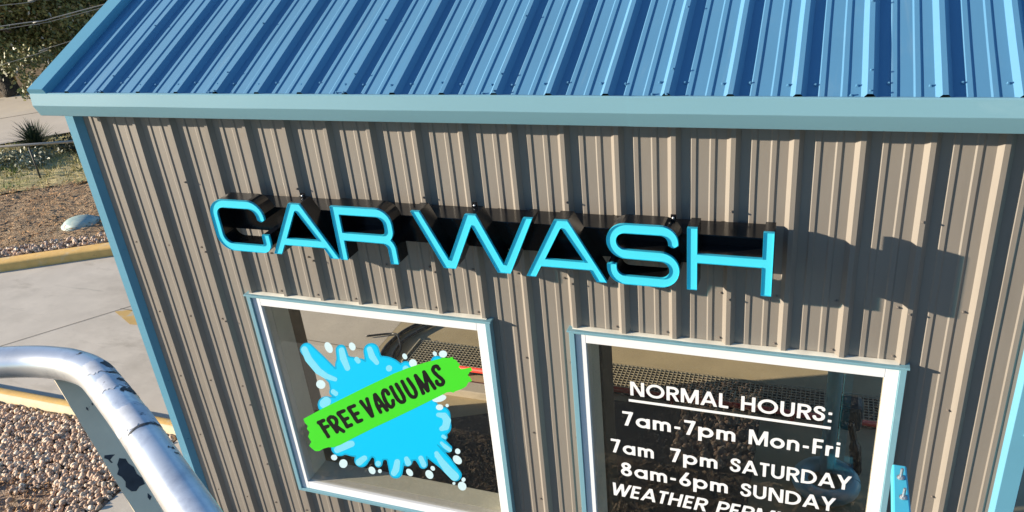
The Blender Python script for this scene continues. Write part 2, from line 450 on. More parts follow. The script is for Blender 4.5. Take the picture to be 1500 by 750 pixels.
# screw heads belong to the sheet
def screw(mb, x, y, z, n, r=.0068, mi=1):
    n = Vector(n).normalized(); q = n.to_track_quat('Z', 'Y'); vs_ = []; fs = []
    for (rr, hh) in ((r*1.25, .001), (r*1.25, .0028), (r*.72, .003), (r*.72, .0105)):
        for a in range(6): vs_.append(Vector((x,y,z)) + q @ Vector((rr*math.cos(a*math.pi/3), rr*math.sin(a*math.pi/3), hh)))
    for i in range(3):
        for a in range(6): fs.append((i*6+a, i*6+(a+1)%6, i*6+6+(a+1)%6, i*6+6+a))
    fs.append(tuple(range(18,24))); mb.add(vs_, fs, mi)
for k in range(0, 20):
    for z in (-.92, -1.53, -2.14, -2.75, -3.36):
        x = k*FT-.066 + random.uniform(-.006,.006); z2 = z + random.uniform(-.012,.012)
        if any(w_[0]-.01 < x < w_[1]+.01 and w_[2] < z2 < w_[3] for w_ in WINS): continue
        screw(mb, x, -.001, z2, (random.uniform(-.15,.15), -1, random.uniform(-.15,.15)))
    for z in (-.415, -.92-.02, -1.53, -2.3, -2.9) if k % 3 == 2 else ():
        x = k*FT-.012
        if any(w_[0]-.01 < x < w_[1]+.01 and w_[2] < z < w_[3] for w_ in WINS): continue
        screw(mb, x, -.032, z+random.uniform(-.01,.01), (0,-1,0))
for w_ in WINS:                                      # screws just above the window heads
    for k in range(20):
        x = k*FT-.062
        if w_[0] < x < w_[1]: screw(mb, x, -.001, w_[3]+.03, (0,-1,.1))
wall = mb.build('wall_cladding', [M['tan'], M['tan_screw']], bld, recalc=False)

# --- masonry core, ends, back, ceiling: the bay is open at both ends (doorways Y 1.75..5.3)
mb = MB()
def wall_with_holes(mb, y0, y1, holes, x0, x1, z0, z1):
    xs = sorted({x0, x1} | {h_[0] for h_ in holes} | {h_[1] for h_ in holes}); zs = sorted({z0, z1} | {h_[2] for h_ in holes} | {h_[3] for h_ in holes})
    for a, b in zip(xs[:-1], xs[1:]):
        for c, d in zip(zs[:-1], zs[1:]):
            if any(h_[0] < (a+b)/2 < h_[1] and h_[2] < (c+d)/2 < h_[3] for h_ in holes): continue
            mb.box(a, b, y0, y1, c, d)
ROUGH = [(w_[0]+.05, w_[1]-.05, w_[2]+.05, w_[3]-.05) for w_ in WINS]
wall_with_holes(mb, .012, .15, ROUGH, BX0+.02, BX1-.02, G, .10)
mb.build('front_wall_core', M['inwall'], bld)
mb = MB()
for x0, x1 in ((BX0+.02, BX0+.14), (BX1-.14, BX1-.02)):
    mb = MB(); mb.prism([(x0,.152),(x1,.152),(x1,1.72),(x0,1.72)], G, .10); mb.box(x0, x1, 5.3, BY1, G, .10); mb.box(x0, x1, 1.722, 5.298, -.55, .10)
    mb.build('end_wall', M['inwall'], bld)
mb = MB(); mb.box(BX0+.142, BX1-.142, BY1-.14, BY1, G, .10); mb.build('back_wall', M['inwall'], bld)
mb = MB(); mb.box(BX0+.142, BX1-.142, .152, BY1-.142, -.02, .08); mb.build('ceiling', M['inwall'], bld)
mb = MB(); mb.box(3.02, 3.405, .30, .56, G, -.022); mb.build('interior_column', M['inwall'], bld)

# --- roof: rib profile up a 6:12 slope, ridge half way
SL = .475; EY, EZ = -.198, .262
RY = 3.0; 
def roof_pt(x, y, hgt):
    n = np.array([0, -SL, 1.0]); n /= np.linalg.norm(n)
    return np.array([x, y, EZ+SL*(y-EY)-.017]) + n*hgt
mb = MB(); X, H = profile(-.33, 5.87, -.002)
ys = np.linspace(EY+.006, RY, 20); gi = {}
for i, x in enumerate(X):
    for j, y in enumerate(ys):
        k3 = (x/FT) % 3
        lap = .004*max(0, wob(x*.5, y*1.6, 1)+.3) if .9 < k3 < 1.15 else 0
        gi[i,j] = len(mb.v); mb.add([roof_pt(x+.0018*wob(x, y*1.2), y, H[i]+.0012*wob(y, x, 3)+lap)], [])
for i in range(len(X)-1):
    for j in range(len(ys)-1):
        mb.f.append((gi[i,j], gi[i+1,j], gi[i+1,j+1], gi[i,j+1])); mb.m.append(0)
# lapped outer sheet edges: a second skin over every third rib near the eave
nrm = Vector((0,-SL,1)).normalized()
for k in range(0, 20):
    for dx, y in ((-.066, EY+.10), (.062, EY+.10)):
        p_ = roof_pt(k*FT+dx+random.uniform(-.005,.005), y+random.uniform(-.012,.012), .001); screw(mb, *p_, nrm, r=.0072)
    for y in (1.0, 2.1):
        p_ = roof_pt(k*FT-.066, y, .001); screw(mb, *p_, nrm)
    if k % 3 == 1:
        for y in (EY+.02, EY+.155, .42, .86, 1.3, 1.75):
            p_ = roof_pt(k*FT-.012+random.uniform(-.004,.004), y+random.uniform(-.02,.02), .032); screw(mb, *p_, nrm)
        p_ = roof_pt(k*FT-.09, EY+.03, .001); screw(mb, *p_, nrm)
mb.build('roof_sheet', [M['roof'], M['roof']], bld, recalc=False)
mb = MB()                                             # far slope and deck below
a = roof_pt(0, RY, 0)[2]
mb.add([(-.33,RY,a),(5.87,RY,a),(5.87,BY1+.2,EZ-.05),(-.33,BY1+.2,EZ-.05)], [(0,1,2,3)])
mb.build('rear_roof_slope', M['roof'], bld)
mb = MB()
b0 = roof_pt(0, EY+.02, -.005)[2]; b1 = roof_pt(0, RY, -.005)[2]
mb.add([(-.32,EY+.02,b0),(5.86,EY+.02,b0),(5.86,RY,b1),(-.32,RY,b1),(-.32,EY+.02,.12),(5.86,EY+.02,.12),(5.86,BY1+.15,.12),(-.32,BY1+.15,.12),(5.86,BY1+.15,EZ-.08),(-.32,BY1+.15,EZ-.08)],
       [(0,1,2,3),(3,2,8,9),(4,7,6,5),(0,4,5,1),(7,9,8,6),(0,3,9,7,4),(1,5,6,8,2)])
mb.build('roof_deck', M['dark'], bld)  # deck coloured near-black for the shade behind the open rib ends
# --- eave gutter: upright upper face, lower face raked back to the wall
mb = MB()
pf = [(-.186,.262),(-.206,.264),(-.213,.258),(-.222,.180),(-.219,.172),(-.186,.101),(-.178,.097),(-.0,.097),(-.0,.108),(-.186,.112)]
x0, x1 = -.345, 5.89
xs = np.sort(np.concatenate([np.linspace(x0, x1, 40), [3.760, 3.7605]])); NX = len(xs)
vs_ = []
for i, x in enumerate(xs):
    for (y, z) in pf: vs_.append((x, y + (.0012*wob(x*2, z*9) if y < -.19 else 0) - (.0022 if x > 3.7602 and y < -.1 else 0), z + (.0012*wob(x*1.7, 2) if z > .15 else 0)))
n = len(pf); fs = []
for i in range(NX-1):
    for j in range(n): fs.append((i*n+j, i*n+(j+1)%n, (i+1)*n+(j+1)%n, (i+1)*n+j))
fs.append(tuple(range(n))); fs.append(tuple((NX-1)*n+j for j in reversed(range(n))))
mb.add(vs_, fs); mb.build('gutter', M['fascia'], bld, auto=25)
# --- rake trim along the left verge and its twin on the right
for (a, b) in ((-.347, -.195), (5.75, 5.892)):
    mb = MB(); vs_ = []
    sec = [(a,-.15),(a,.046),(a+.012,.056),(b-.006,.056),(b,.050),(b,-.002)]
    for y in np.linspace(EY-.004, RY, 10):
        for (x, hgt) in sec: vs_.append(roof_pt(x, y, hgt))
    k = len(sec); fs = [(i*k+j, i*k+j+1, (i+1)*k+j+1, (i+1)*k+j) for i in range(9) for j in range(k-1)] + [tuple(range(k))]
    mb.add(vs_, fs); mb.build('rake_trim', M['trim'], bld)
# --- corner trims
for sec in ([(-.305,.02),(-.305,-.040),(-.303,-.042),(-.229,-.042),(-.226,-.040),(-.186,-.003),(-.186,.008)],
            [(5.715,.008),(5.715,-.003),(5.735,-.041),(5.737,-.042),(5.823,-.042),(5.825,-.040),(5.825,.02)]):
    mb = MB(); zz = np.linspace(G+.01, .0965, 12); k = len(sec)
    vs_ = [(x+.0008*wob(z*1.3, x), y-.0006*wob(z*1.9, x, 3), z) for z in zz for (x, y) in sec]
    fs = [(i*k+j, i*k+(j+1)%k, (i+1)*k+(j+1)%k, (i+1)*k+j) for i in range(11) for j in range(k)] + [tuple(range(k)), tuple(11*k+j for j in range(k))]
    mb.add(vs_, fs)
    for z in np.arange(-3.4, 0, .6):
        if sec[0][0] < 0: screw(mb, -.204, -.0195, z+.03*wob(z, 1), (.68,-.73,0), .005, 0)
        else: screw(mb, 5.79, -.0425, z, (0,-1,0), .005, 0)
    mb.build('corner_trim', M['trim'], bld, auto=20)

# --- windows
def window(x0, x1, z0, z1, tname):
    tr = MB()
    def ring(mb, ox0, ox1, oz0, oz1, wd, y0, y1):
        mb.box(ox0, ox0+wd, y0, y1, oz0, oz1); mb.box(ox1-wd, ox1, y0, y1, oz0, oz1)
        mb.box(ox0+wd, ox1-wd, y0, y1, oz1-wd, oz1); mb.box(ox0+wd, ox1-wd, y0, y1, oz0, oz0+wd)
    fr = MB(); ring(fr, x0+.0335, x1-.0335, z0+.0265, z1-.0265, .068, -.034, .06)
    f = fr.build('window', M['vinyl'], bld, bevel=.003)
    T = .033
    tr.box(x0, x0+T, -.050, .01, z0, z1-.012); tr.box(x1-T, x1, -.050, .01, z0, z1-.012)
    tr.box(x0-.010, x1+.012, -.064, .004, z1-.0115, z1)                    # drip cap over the head
    tr.box(x0+T, x1-T, -.050, .01, z1-.026, z1-.0125)
    tr.box(x0+T, x1-T, -.050, .01, z0, z0+.026)
    tr.box(x0-.006, x0, -.034, .004, z0, z1-.014)
    tr.build('window_trim', M['fascia'], f, bevel=.0015)
    sm = MB(); xs = np.arange(x0+.02, x1-.02, .03); sm.v = []  # pale strip painted as the sunlit top flange of the head trim
    for i, x in enumerate(xs):
        hh = z1+.0035+.0025*wob(x*3, 1)
        sm.add([(x,-.040+.004*wob(x*4,2),z1+.0005),(x,-.034,hh),(x,-.004,hh+.003)], [])
        if i: k = 3*i; sm.f += [(k-3,k,k+1,k-2),(k-2,k+1,k+2,k-1)]; sm.m += [0,0]
    sm.build('lit_head_flange', M['lit_flange'], f, smooth=True)
    g = MB(); g.box(x0+.09, x1-.09, -.012, -.006, z0+.085, z1-.085); g.build('pane', M['glass'], f)
    rv = MB(); a, b, c, d = x0+.102, x1-.102, z0+.094, z1-.094; t = .03
    rv.box(a-t, a, .062, .235, c-t, d+t); rv.box(b+.03, b+.03+t, .062, .235, c-t, d+t); rv.box(a, b+.03, .062, .235, c-t, c); rv.box(a, b+.03, .062, .235, d, d+t)
    rv.build('reveal', M['drywall'], f, bevel=.002)
    return f
for w_ in WINS: window(*w_, 'window')

# ================================================================== sign
sign = thing('storefront_sign', (2.78, 0, -.55), 'cyan channel letter sign reading CAR WASH on a black raceway', 'sign')
mb = MB(); mb.box(1.085, 4.44, -.213, -.034, -.640, -.468)
for x in (1.5, 2.2, 2.9, 3.6, 4.2): mb.box(x, x+.03, -.034, -.001, -.63, -.48)
mb.build('raceway', M['black'], sign, bevel=.003)
HW = .0258
def letC(X, Y):
    return sd_stroke(X, Y, round_path([(1.430,-.505),(1.428,-.406),(1.073,-.406),(1.073,-.710),(1.434,-.710),(1.434,-.607)], [.085,.082,.088,.048]), HW)
def letA(ox, sx):
    def f(X, Y):
        x = (X-ox)/sx
        o = sd_poly(x, Y, [(1.471,-.732),(1.664,-.377),(1.743,-.377),(1.952,-.732),(1.893,-.732),(1.856,-.664),(1.566,-.664),(1.529,-.732)])
        i = sd_poly(x, Y, [(1.594,-.617),(1.697,-.428),(1.703,-.424),(1.709,-.428),(1.828,-.617)])
        return np.maximum(o, -i)
    return f
def letR(X, Y):
    d = sd_stroke(X, Y, [(1.988,-.377),(1.988,-.733)], HW)
    d = np.minimum(d, sd_stroke(X, Y, round_path([(1.964,-.403),(2.336,-.403),(2.339,-.574),(1.99,-.574)], [.075,.062]), HW))
    return np.minimum(d, sd_stroke(X, Y, round_path([(2.15,-.574),(2.337,-.576),(2.340,-.733)], [.062]), HW))
def letW(X, Y):
    return sd_poly(X, Y, [(2.503,-.376),(2.557,-.376),(2.704,-.676),(2.843,-.376),(2.908,-.376),(3.046,-.676),(3.190,-.376),(3.244,-.376),(3.084,-.728),(3.006,-.728),(2.875,-.442),(2.743,-.728),(2.667,-.728)])
def letS(X, Y):
    return sd_stroke(X, Y, round_path([(4.004,-.482),(4.000,-.402),(3.677,-.402),(3.677,-.549),(4.009,-.553),(4.009,-.705),(3.675,-.705),(3.675,-.613)], [.068,.072,.0725,.0755,.0755,.07]), HW)
def letH(X, Y):
    d = np.minimum(sd_stroke(X, Y, [(4.0995,-.374),(4.0995,-.728)], HW), sd_stroke(X, Y, [(4.470,-.374),(4.470,-.728)], HW))
    return np.minimum(d, sd_stroke(X, Y, [(4.11,-.545),(4.46,-.545)], HW*.97))
for fn, b in ((letC,(1.03,1.47)), (letA(0,1),(1.46,1.96)), (letR,(1.955,2.375)), (letW,(2.49,3.25)), (letA(3.18-1.471*.963,.963),(3.17,3.66)), (letS,(3.64,4.045)), (letH,(4.06,4.51))):
    bd = (b[0], b[1], -.75, -.36); h = .0016
    can = MB(); add_slab(can, shape_regions(fn, bd, h, .0004, -.0008), -.328, -.2135)
    lt = can.build('letter', M['black'], sign)
    rim = MB(); add_slab(rim, shape_regions(lambda X, Y: np.maximum(fn(X, Y), -(fn(X, Y)+.0013)), bd, .0008, .0002), -.3455, -.3265)
    rim.build('trim_cap', M['cyan_t'], lt)
    fc = MB(); add_flat(fc, shape_regions(fn, bd, h, .0004, -.0014), -.3390); fc.build('letter_face', M['cyan'], lt)
# small lifting tabs with a ball stud on some letter tops
for (x, z) in ((1.70,-.372), (2.86,-.370), (3.985,-.376)):
    mb = MB(); mb.box(x-.014, x+.016, -.232, -.226, z-.02, z+.020); tb = mb.build('mounting_tab', M['black'], sign)
    mb = MB(); mb.ball((x,-.238,z+.004), (.007,.007,.007)); mb.build('stud', M['zinc'], tb, smooth=True)

# ================================================================== window graphics
YD = -.0135
# the splash is drawn on its own sheet of drawing units, laid out flat on the pane by this fixed sheet-to-metre map
SHEET = np.array([[6.11266922e-03,-2.00613569e-03,-5.60185495e-01],[1.05949147e-04,-4.79082994e-03,8.44948534e-01],[3.89358178e-04,-5.01548925e-04,1.0]])
def sheet(P):
    q = np.c_[P, np.ones(len(P))] @ SHEET.T
    return q[:, :2]/q[:, 2:]

decal = thing('window_decal', (1.85, YD, -2.2), 'cyan paint splash decal with green stripe reading FREE VACUUMS on the window', 'decal')
SPL = [  # (chain, radius per vertex) of the splash silhouette
 ([(560,560),(575,600)], [36,52]), ([(545,575),(520,640)], [34,27]), ([(570,620),(600,628)], [52,44]), ([(600,590),(632,612)], [30,19]),
 ([(449.5,512),(468,532),(494,557)], [9.0,10.6,10]), ([(510,560),(540,560)], [26,30]), ([(499.5,512.5),(507,548)], [7,11]), ([(505,535),(527,537)], [13,11]),
 ([(544,514),(552,550)], [10.5,13]), ([(594.5,539),(590,560)], [9,14]), ([(569,540),(560,560)], [9,12]),
 ([(489,574),(503,582)], [6,8]), ([(478,593),(510,605)], [11.5,22]), ([(640,530),(635,560)], [8,8]), ([(569,537.5),(569,545)], [8,10]),
 ([(498,655),(520,640)], [12,20]), ([(529.5,674),(540,650)], [9.5,14]), ([(554.5,679),(556,660)], [5,8]), ([(580,691),(580,660)], [9,15]),
 ([(597,676),(590,655)], [6.5,10]), ([(620,680),(612,655)], [6,12]), ([(667.5,696),(652,678),(622,650)], [8,9.5,13]), ([(656.5,657),(640,643)], [5.2,7]),
 ([(651,640),(640,632)], [4,7]), ([(647,608),(648,625)], [11.5,12]), ([(620,600),(640,625)], [20,14]),
]
def smin(a, b, k):
    h = np.clip(.5+.5*(b-a)/k, 0, 1); return b*(1-h)+a*h-k*h*(1-h)
def splash(X, Y):
    d = None
    for p, r in SPL:
        q = sd_caps(X, Y, p, np.array(r)*1.06+.5); d = q if d is None else smin(d, q, 1.8)
    return d
HIGH = [([(446,512),(452,526),(466,543),(478,551),(491,555.5)], [4.2,4.6,4.4,3.6,2.6]), ([(500.5,513),(503,525),(509,539)], [3.6,4.4,3.6]), ([(541.5,511.5),(545,522),(552,531)], [3.6,4.2,3]),
 ([(522.5,526),(525,529)], [3,3]), ([(570,539.5)], [4]), ([(488,573.5),(492,576.5)], [3,3]), ([(475,591),(478,588)], [6,6]), ([(594.5,540)], [4]),
 ([(642,607.5),(651,609),(655,616),(653,625),(647,628)], [2.6,4,5,4.6,3]), ([(649,639),(652,641)], [2.2,2]), ([(646.5,648.5),(652,654),(659,659)], [1.6,2.6,2.6]),
 ([(639.5,664),(646,675),(656,688),(666,698)], [2.8,4,5.4,5.6]), ([(595.5,672),(598,678)], [3,4]), ([(616.5,671),(621,681)], [3.2,3.4]), ([(582,676.5),(580,688),(577,693)], [3.6,4.4,3.8]),
 ([(554,679)], [3.6]), ([(534,671),(526,677)], [3.4,4.4]), ([(515,650),(504,653),(494,659)], [4,5.5,4]), ([(639,668),(641,670)], [2,2])]
DROPS = [(481.5,509,5.2,8.6,-28),(516,507.5,4.6,6.2,-28),(470,563,7,6.3,30),(593,522,3.4,4.6,-30),(605,532,5.6,6.2,-30),(637,518,2.8,3.8,-30),(649,518.5,6,5.2,0),(643.5,583.5,10.5,5.2,-12),
 (644,596.5,5.4,4.3,0),(655,594,2.5,2.5,0),(489.5,670,4.6,4.2,20),(503,679,6,6.4,0),(545,689,4.6,6,-35),(556.5,690,2.8,3,0),(600,692,4.2,6.2,-40),(629,695,5.2,7,-35),(634,686,3,3.8,-40),
 (670.5,661,3.8,4.2,-30),(670,673.5,5.4,7.6,-45),(679,702.5,3,3.2,0),(665,708,2.2,2.2,0),(677,712,5.8,6.8,-40)]
BAND = [(444.5,613.5),(471,599),(500,584.5),(535,567),(560,555.2),(576,547.2),(600,538),(624,530.6),(640,526.2),(650,523.6),(657,524.5),(663,522.6),(664.5,526.5),(668,527),(671,531.5),(674,533.5),(672,538),(675.5,540.5),(680,540),(690,538),(692,542.5),(688,545),(685,549.5),(689,553),(691.5,558),(686,560),(683,566),(676,570),(667,573),(664,575.5),(661,573.8),(655,574.6),(632,586),(608,598),(578,612.5),(548,626.5),(520,640.5),(498,652),(488,655.5),(481,655),(474,657),(468,660.5),(462,660.8),(457,657),(453,653),(456,647),(451.5,640),(453.5,633),(449.5,628),(451,624),(446.5,619)]
INK = [
 [(468.3,618.9),(474,628),(481,639.2)], [(466.7,618.9),(474.1,615.7)], [(473,626.9),(480.5,624.2)],
 [(481,615.2),(493.8,632.2)], [(481,613.3),(484.8,610.6),(490.1,612),(493,616.4),(492.6,622),(489,625.2)], [(491.5,624),(503.4,631.7)],
 [(495.4,605.6),(501.8,613.6),(508.6,624.6)], [(495.6,604.8),(504,601.6)], [(502.9,615.2),(509.3,612.5)], [(509,624.8),(514.6,622.4)],
 [(510.9,598.7),(516.2,606),(523.7,617.8)], [(510.4,597.8),(518.9,594.2)], [(517.3,607.7),(524.2,605)], [(524.2,617.8),(530,615.2)],
 [(528.7,588.3),(544.9,609.2)], [(537.6,584.4),(545.7,609.2)],
 [(548.7,578.5),(551.7,592),(557.7,603.6)], [(549.6,578),(567,600.4)], [(553.4,596),(561,593.4)],
 [(569.2,577),(566.2,572.5),(562.8,571.4),(560.7,575),(562.8,583.2),(567.9,592.5),(573,596),(576.2,593),(575.6,586.8)],
 [(572.6,567),(582,584),(588.6,589),(592.4,586.4),(590.1,578.9),(580.5,562.9)],
 [(588.9,558.6),(599,576.6),(605.4,581.6),(609.6,578.6),(607.4,570.1),(597.3,555)],
 [(608.6,550.2),(620.1,575.7)], [(608.8,550.2),(626.8,572.2)], [(621.1,545.4),(627.2,571.8)], [(621.1,544.9),(636.9,568.5)],
 [(643,540.2),(639.3,536.2),(634.9,538.4),(634.8,543.4),(640.5,549.8),(647.6,555.7),(649.5,560.4),(646,563.7),(641.2,562.2),(639.6,558.4)]]
def ink(X, Y):
    d = np.full(X.shape, 1e9)
    for k, p in enumerate(INK):
        q = spline(p, 5); r = [2.78+.14*math.sin(i*1.3+k*2.3)+.10*math.sin(i*2.1+k) for i in range(len(q))]
        d = np.minimum(d, sd_caps(X, Y, q, r))
    return d
def drops(X, Y):
    d = np.full(X.shape, 1e9)
    for cx, cy, a, b, an in DROPS:
        c, s_ = math.cos(math.radians(an)), math.sin(math.radians(an)); x = (X-cx)*c+(Y-cy)*s_; y = -(X-cx)*s_+(Y-cy)*c
        d = np.minimum(d, (np.hypot(x/a, y/b)-1)*min(a, b))
    return d
def highs(X, Y):
    d = np.full(X.shape, 1e9)
    for p, r in HIGH: d = np.minimum(d, sd_caps(X, Y, p, np.array(r)*1.12+.15))
    return d
bd = (430, 700, 495, 725)
mb = MB(); add_flat(mb, shape_regions(splash, bd, .8, .12), YD, 0, sheet); add_flat(mb, shape_regions(splash, bd, .8, .12, -2.1), YD-.0003, 1, sheet)
sp = mb.build('splash', [M['sedge'], M['scyan']], decal)
for rg in shape_regions(highs, bd, .6, .08):
    mb = MB(); add_flat(mb, [rg], YD-.0006, 0, sheet); mb.build('highlight', M['shigh'], sp)
for rg in shape_regions(drops, bd, .6, .08):
    mb = MB(); add_flat(mb, [rg], YD-.0006, 0, sheet); mb.build('droplet', M['sdrop'], decal)
mb = MB(); add_flat(mb, shape_regions(lambda X, Y: sd_poly(X, Y, BAND), bd, .8, .15), YD-.0009, 0, sheet); sb = mb.build('stripe', M['sgreen'], decal)
mb = MB(); add_flat(mb, shape_regions(ink, bd, .5, .07), YD-.0012, 0, sheet); mb.build('lettering', M['sink'], sb)

# --- opening hours: round geometric sans built from strokes (cap height 1)
def cir(cx, cy, r, ry=None): return ('o', arc(cx, cy, r, 0, 360, 26, ry)[:-1])
def arch(x, r): return [(x,.40)]+arc(x+r, .42, r, 180, 0, 10)+[(x+2*r,.42),(x+2*r,0)]
SS = spline([(.465,.74),(.44,.85),(.36,.905),(.27,.915),(.16,.88),(.105,.79),(.105,.70),(.16,.61),(.28,.545),(.40,.475),(.465,.38),(.465,.25),(.40,.14),(.27,.085),(.15,.115),(.08,.20),(.06,.29)], 4)
GL = {
 'N': (.77, [[(.09,0),(.09,1)],[(.11,1.03),(.66,-.03)],[(.68,0),(.68,1)]]),
 'O': (.98, [cir(.49,.5,.405)]),
 'R': (.65, [[(.09,0),(.09,1)],[(.09,.915),(.36,.915)]+arc(.36,.705,.21,90,-90,10)+[(.09,.495)],[(.33,.5),(.60,-.04)]]),
 'M': (.94, [[(.09,0),(.09,1)],[(.11,1.04),(.47,.03)],[(.47,.03),(.83,1.04)],[(.85,0),(.85,1)]]),
 'A': (.82, [[(.05,-.05),(.405,1.0)],[(.405,1.0),(.77,-.05)],[(.2,.29),(.62,.29)]]),
 'L': (.50, [[(.09,1),(.09,.085),(.48,.085)]]),
 'H': (.72, [[(.09,0),(.09,1)],[(.62,0),(.62,1)],[(.09,.52),(.62,.52)]]),
 'U': (.70, [[(.09,1),(.09,.32)]+arc(.345,.34,.255,180,360,12)+[(.60,.32),(.60,1)]]),
 'S': (.56, [SS]), ':': (.26, [[(.04,.085),(.21,.085)],[(.04,.585),(.21,.585)]]),
 '7': (.56, [[(.02,.915),(.53,.915)],[(.475,1.0),(.175,-.06)]]),
 'a': (.72, [cir(.345,.335,.255),[(.605,0),(.605,.68)]]),
 'm': (.90, [[(.09,0),(.09,.68)], arch(.09,.172), arch(.434,.172)]),
 'n': (.62, [[(.09,0),(.09,.68)], arch(.09,.205)]),
 'p': (.73, [cir(.37,.335,.255),[(.09,-.30),(.09,.68)]]),
 'o': (.70, [cir(.35,.335,.265)]), 'r': (.37, [[(.09,0),(.09,.68)],[(.09,.36),(.12,.50),(.19,.58),(.34,.60)]]),
 'i': (.20, [[(.09,0),(.09,.68)],[(.09,.80),(.09,.97)]]), '-': (.37, [[(.03,.37),(.31,.37)]]),
 'F': (.50, [[(.09,0),(.09,1)],[(.09,.915),(.48,.915)],[(.09,.50),(.44,.50)]]),
 'T': (.50, [[(0,.915),(.5,.915)],[(.25,0),(.25,.9)]]),
 'D': (.80, [[(.09,0),(.09,1)],[(.09,.915),(.30,.915)]+arc(.30,.5,.415,90,-90,14)+[(.09,.085)]]),
 'Y': (.66, [[(.03,1.06),(.33,.42)],[(.63,1.06),(.33,.42)],[(.33,.44),(.33,0)]]),
 '8': (.60, [cir(.29,.745,.17),cir(.29,.29,.205)]), '6': (.60, [cir(.30,.29,.205),[(.115,.38),(.44,1.02)]]),
 'W': (1.02, [[(.03,1.05),(.275,0)],[(.275,0),(.51,.97)],[(.51,.97),(.745,0)],[(.745,0),(.99,1.05)]]),
 'E': (.52, [[(.09,0),(.09,1)],[(.09,.915),(.48,.915)],[(.09,.51),(.45,.51)],[(.09,.085),(.48,.085)]]),
 'P': (.60, [[(.09,0),(.09,1)],[(.09,.915),(.34,.915)]+arc(.34,.69,.225,90,-90,10)+[(.09,.465)]]),
 'I': (.20, [[(.09,0),(.09,1)]]),
 'G': (.96, [arc(.49,.5,.405,42,352,22)+[(.55,.45)]]),
 ' ': (.30, [])}
def text_line(mb, text, x0, x1, zb, cap, y, slant=0.0, hw=.085):
    pen = 0; items = []
    for ch in text: items.append((ch, pen)); pen += GL[ch][0]+.10
    pen -= .10+.02
    sx = (x1-x0)/(pen-.02)
    for ch, px in items:
        strokes = GL[ch][1]
        if not strokes: continue
        lo = -.29 if ch == 'p' else 0.0 if ch in 'NMAWYRHLEFTPI7m' else -.05
        hi = 1.0 if ch in 'NMAWYRHLEFTPI6' else 1.08
        def fn(X, Y):
            d = np.full(X.shape, 1e9)
            for s_ in strokes:
                d = np.minimum(d, sd_stroke(X, Y, s_[1], hw, True) if isinstance(s_, tuple) else sd_stroke(X, Y, s_, hw))
            return np.maximum(d, np.maximum(Y-hi, lo-Y))
        reg = shape_regions(fn, (-.12, GL[ch][0]+.1, -.4, 1.12), .016, .0035)
        add_flat(mb, reg, y, 0, lambda P: np.c_[x0+(px-.02+P[:,0]+slant*P[:,1])*sx, zb+P[:,1]*cap])
hours = thing('window_lettering', (4.26, YD, -2.2), 'white opening hours lettering headed NORMAL HOURS on the dark window', 'lettering')
for parts in ([('NORMAL', 3.671, 4.268, -1.712, .106, 0), ('HOURS:', 4.343, 4.852, -1.712, .106, 0)],
              [('7am-7pm', 3.612, 4.318, -1.957, .113, 0), ('Mon-Fri', 4.396, 4.909, -1.957, .113, 0)],
              [('7am', 3.527, 3.812, -2.194, .112, 0), ('7pm', 3.916, 4.215, -2.194, .112, 0), ('SATURDAY', 4.293, 4.985, -2.194, .108, 0)],
              [('8am-6pm', 3.589, 4.283, -2.381, .116, 0), ('SUNDAY', 4.362, 4.912, -2.381, .108, 0)],
              [('WEATHER', 3.510, 4.140, -2.568, .112, .20), ('PERMITTING', 4.208, 4.985, -2.568, .112, .20)]):
    for t_, a, b, zb, cap, sl_ in parts:
        mb = MB(); text_line(mb, t_, a, b, zb, cap, YD, sl_); mb.build('words', M['white'], hours)
mb = MB(); add_flat(mb, [(np.array([(3.657,-1.762),(4.848,-1.762),(4.848,-1.743),(3.657,-1.743)]), [])], YD); mb.build('underline', M['white'], hours)

# ================================================================== the ground
def structure(name, mb, m, **k):
    o = mb.build(name, m, None, (0,0,0), **k); o['kind'] = 'structure'; return o
def stuff(name, mb, m, label, cat, **k):
    o = mb.build(name, m, None, (0,0,0), **k); o['kind'] = 'stuff'; return tag(o, label, cat)

mb = MB(); mb.add([(-400,-400,G-.05),(400,-400,G-.05),(400,400,G-.05),(-400,400,G-.05)], [(0,1,2,3)]); structure('ground', mb, M['soil'])
FAR = [(-14,-.5),(-12,1.05),(-10.2,2.35),(-8.9,3.2),(-7.72,3.86),(-6.27,4.66),(-4.9,5.3),(-3.2,5.75),(-1.2,5.9),(-.32,5.95)]
NEAR_Y = 1.19
mb = MB()
poly = [(-14,NEAR_Y-.01)] + [(-.29,NEAR_Y-.01),(-.29,1.73),(-.155,1.73),(-.155,.16),(5.67,.16),(5.67,1.73),(16,1.73),(16,5.29),(5.675,5.29),(5.675,6.1),(-.155,6.1),(-.155,5.95)] + list(reversed(FAR))[1:-2] + [(-14,1.6)]
def flat_poly(mb, poly, z, mi=0):
    t = tessellate_polygon([[Vector((a, b, 0)) for a, b in poly]]); mb.add([(a, b, z) for a, b in poly], t, mi)
drive = [(-14,NEAR_Y-.01),(-.285,NEAR_Y-.01),(-.285,5.95)] + list(reversed(FAR))[1:-2]
mb = MB(); flat_poly(mb, drive, G); structure('driveway', mb, M['conc'])
mb = MB(); flat_poly(mb, [(-.281,.16),(5.67,.16),(5.67,1.74),(16,1.74),(16,5.28),(5.67,5.28),(5.67,6.1),(-.281,6.1)], G); structure('wash_bay_floor', mb, M['infloor'])
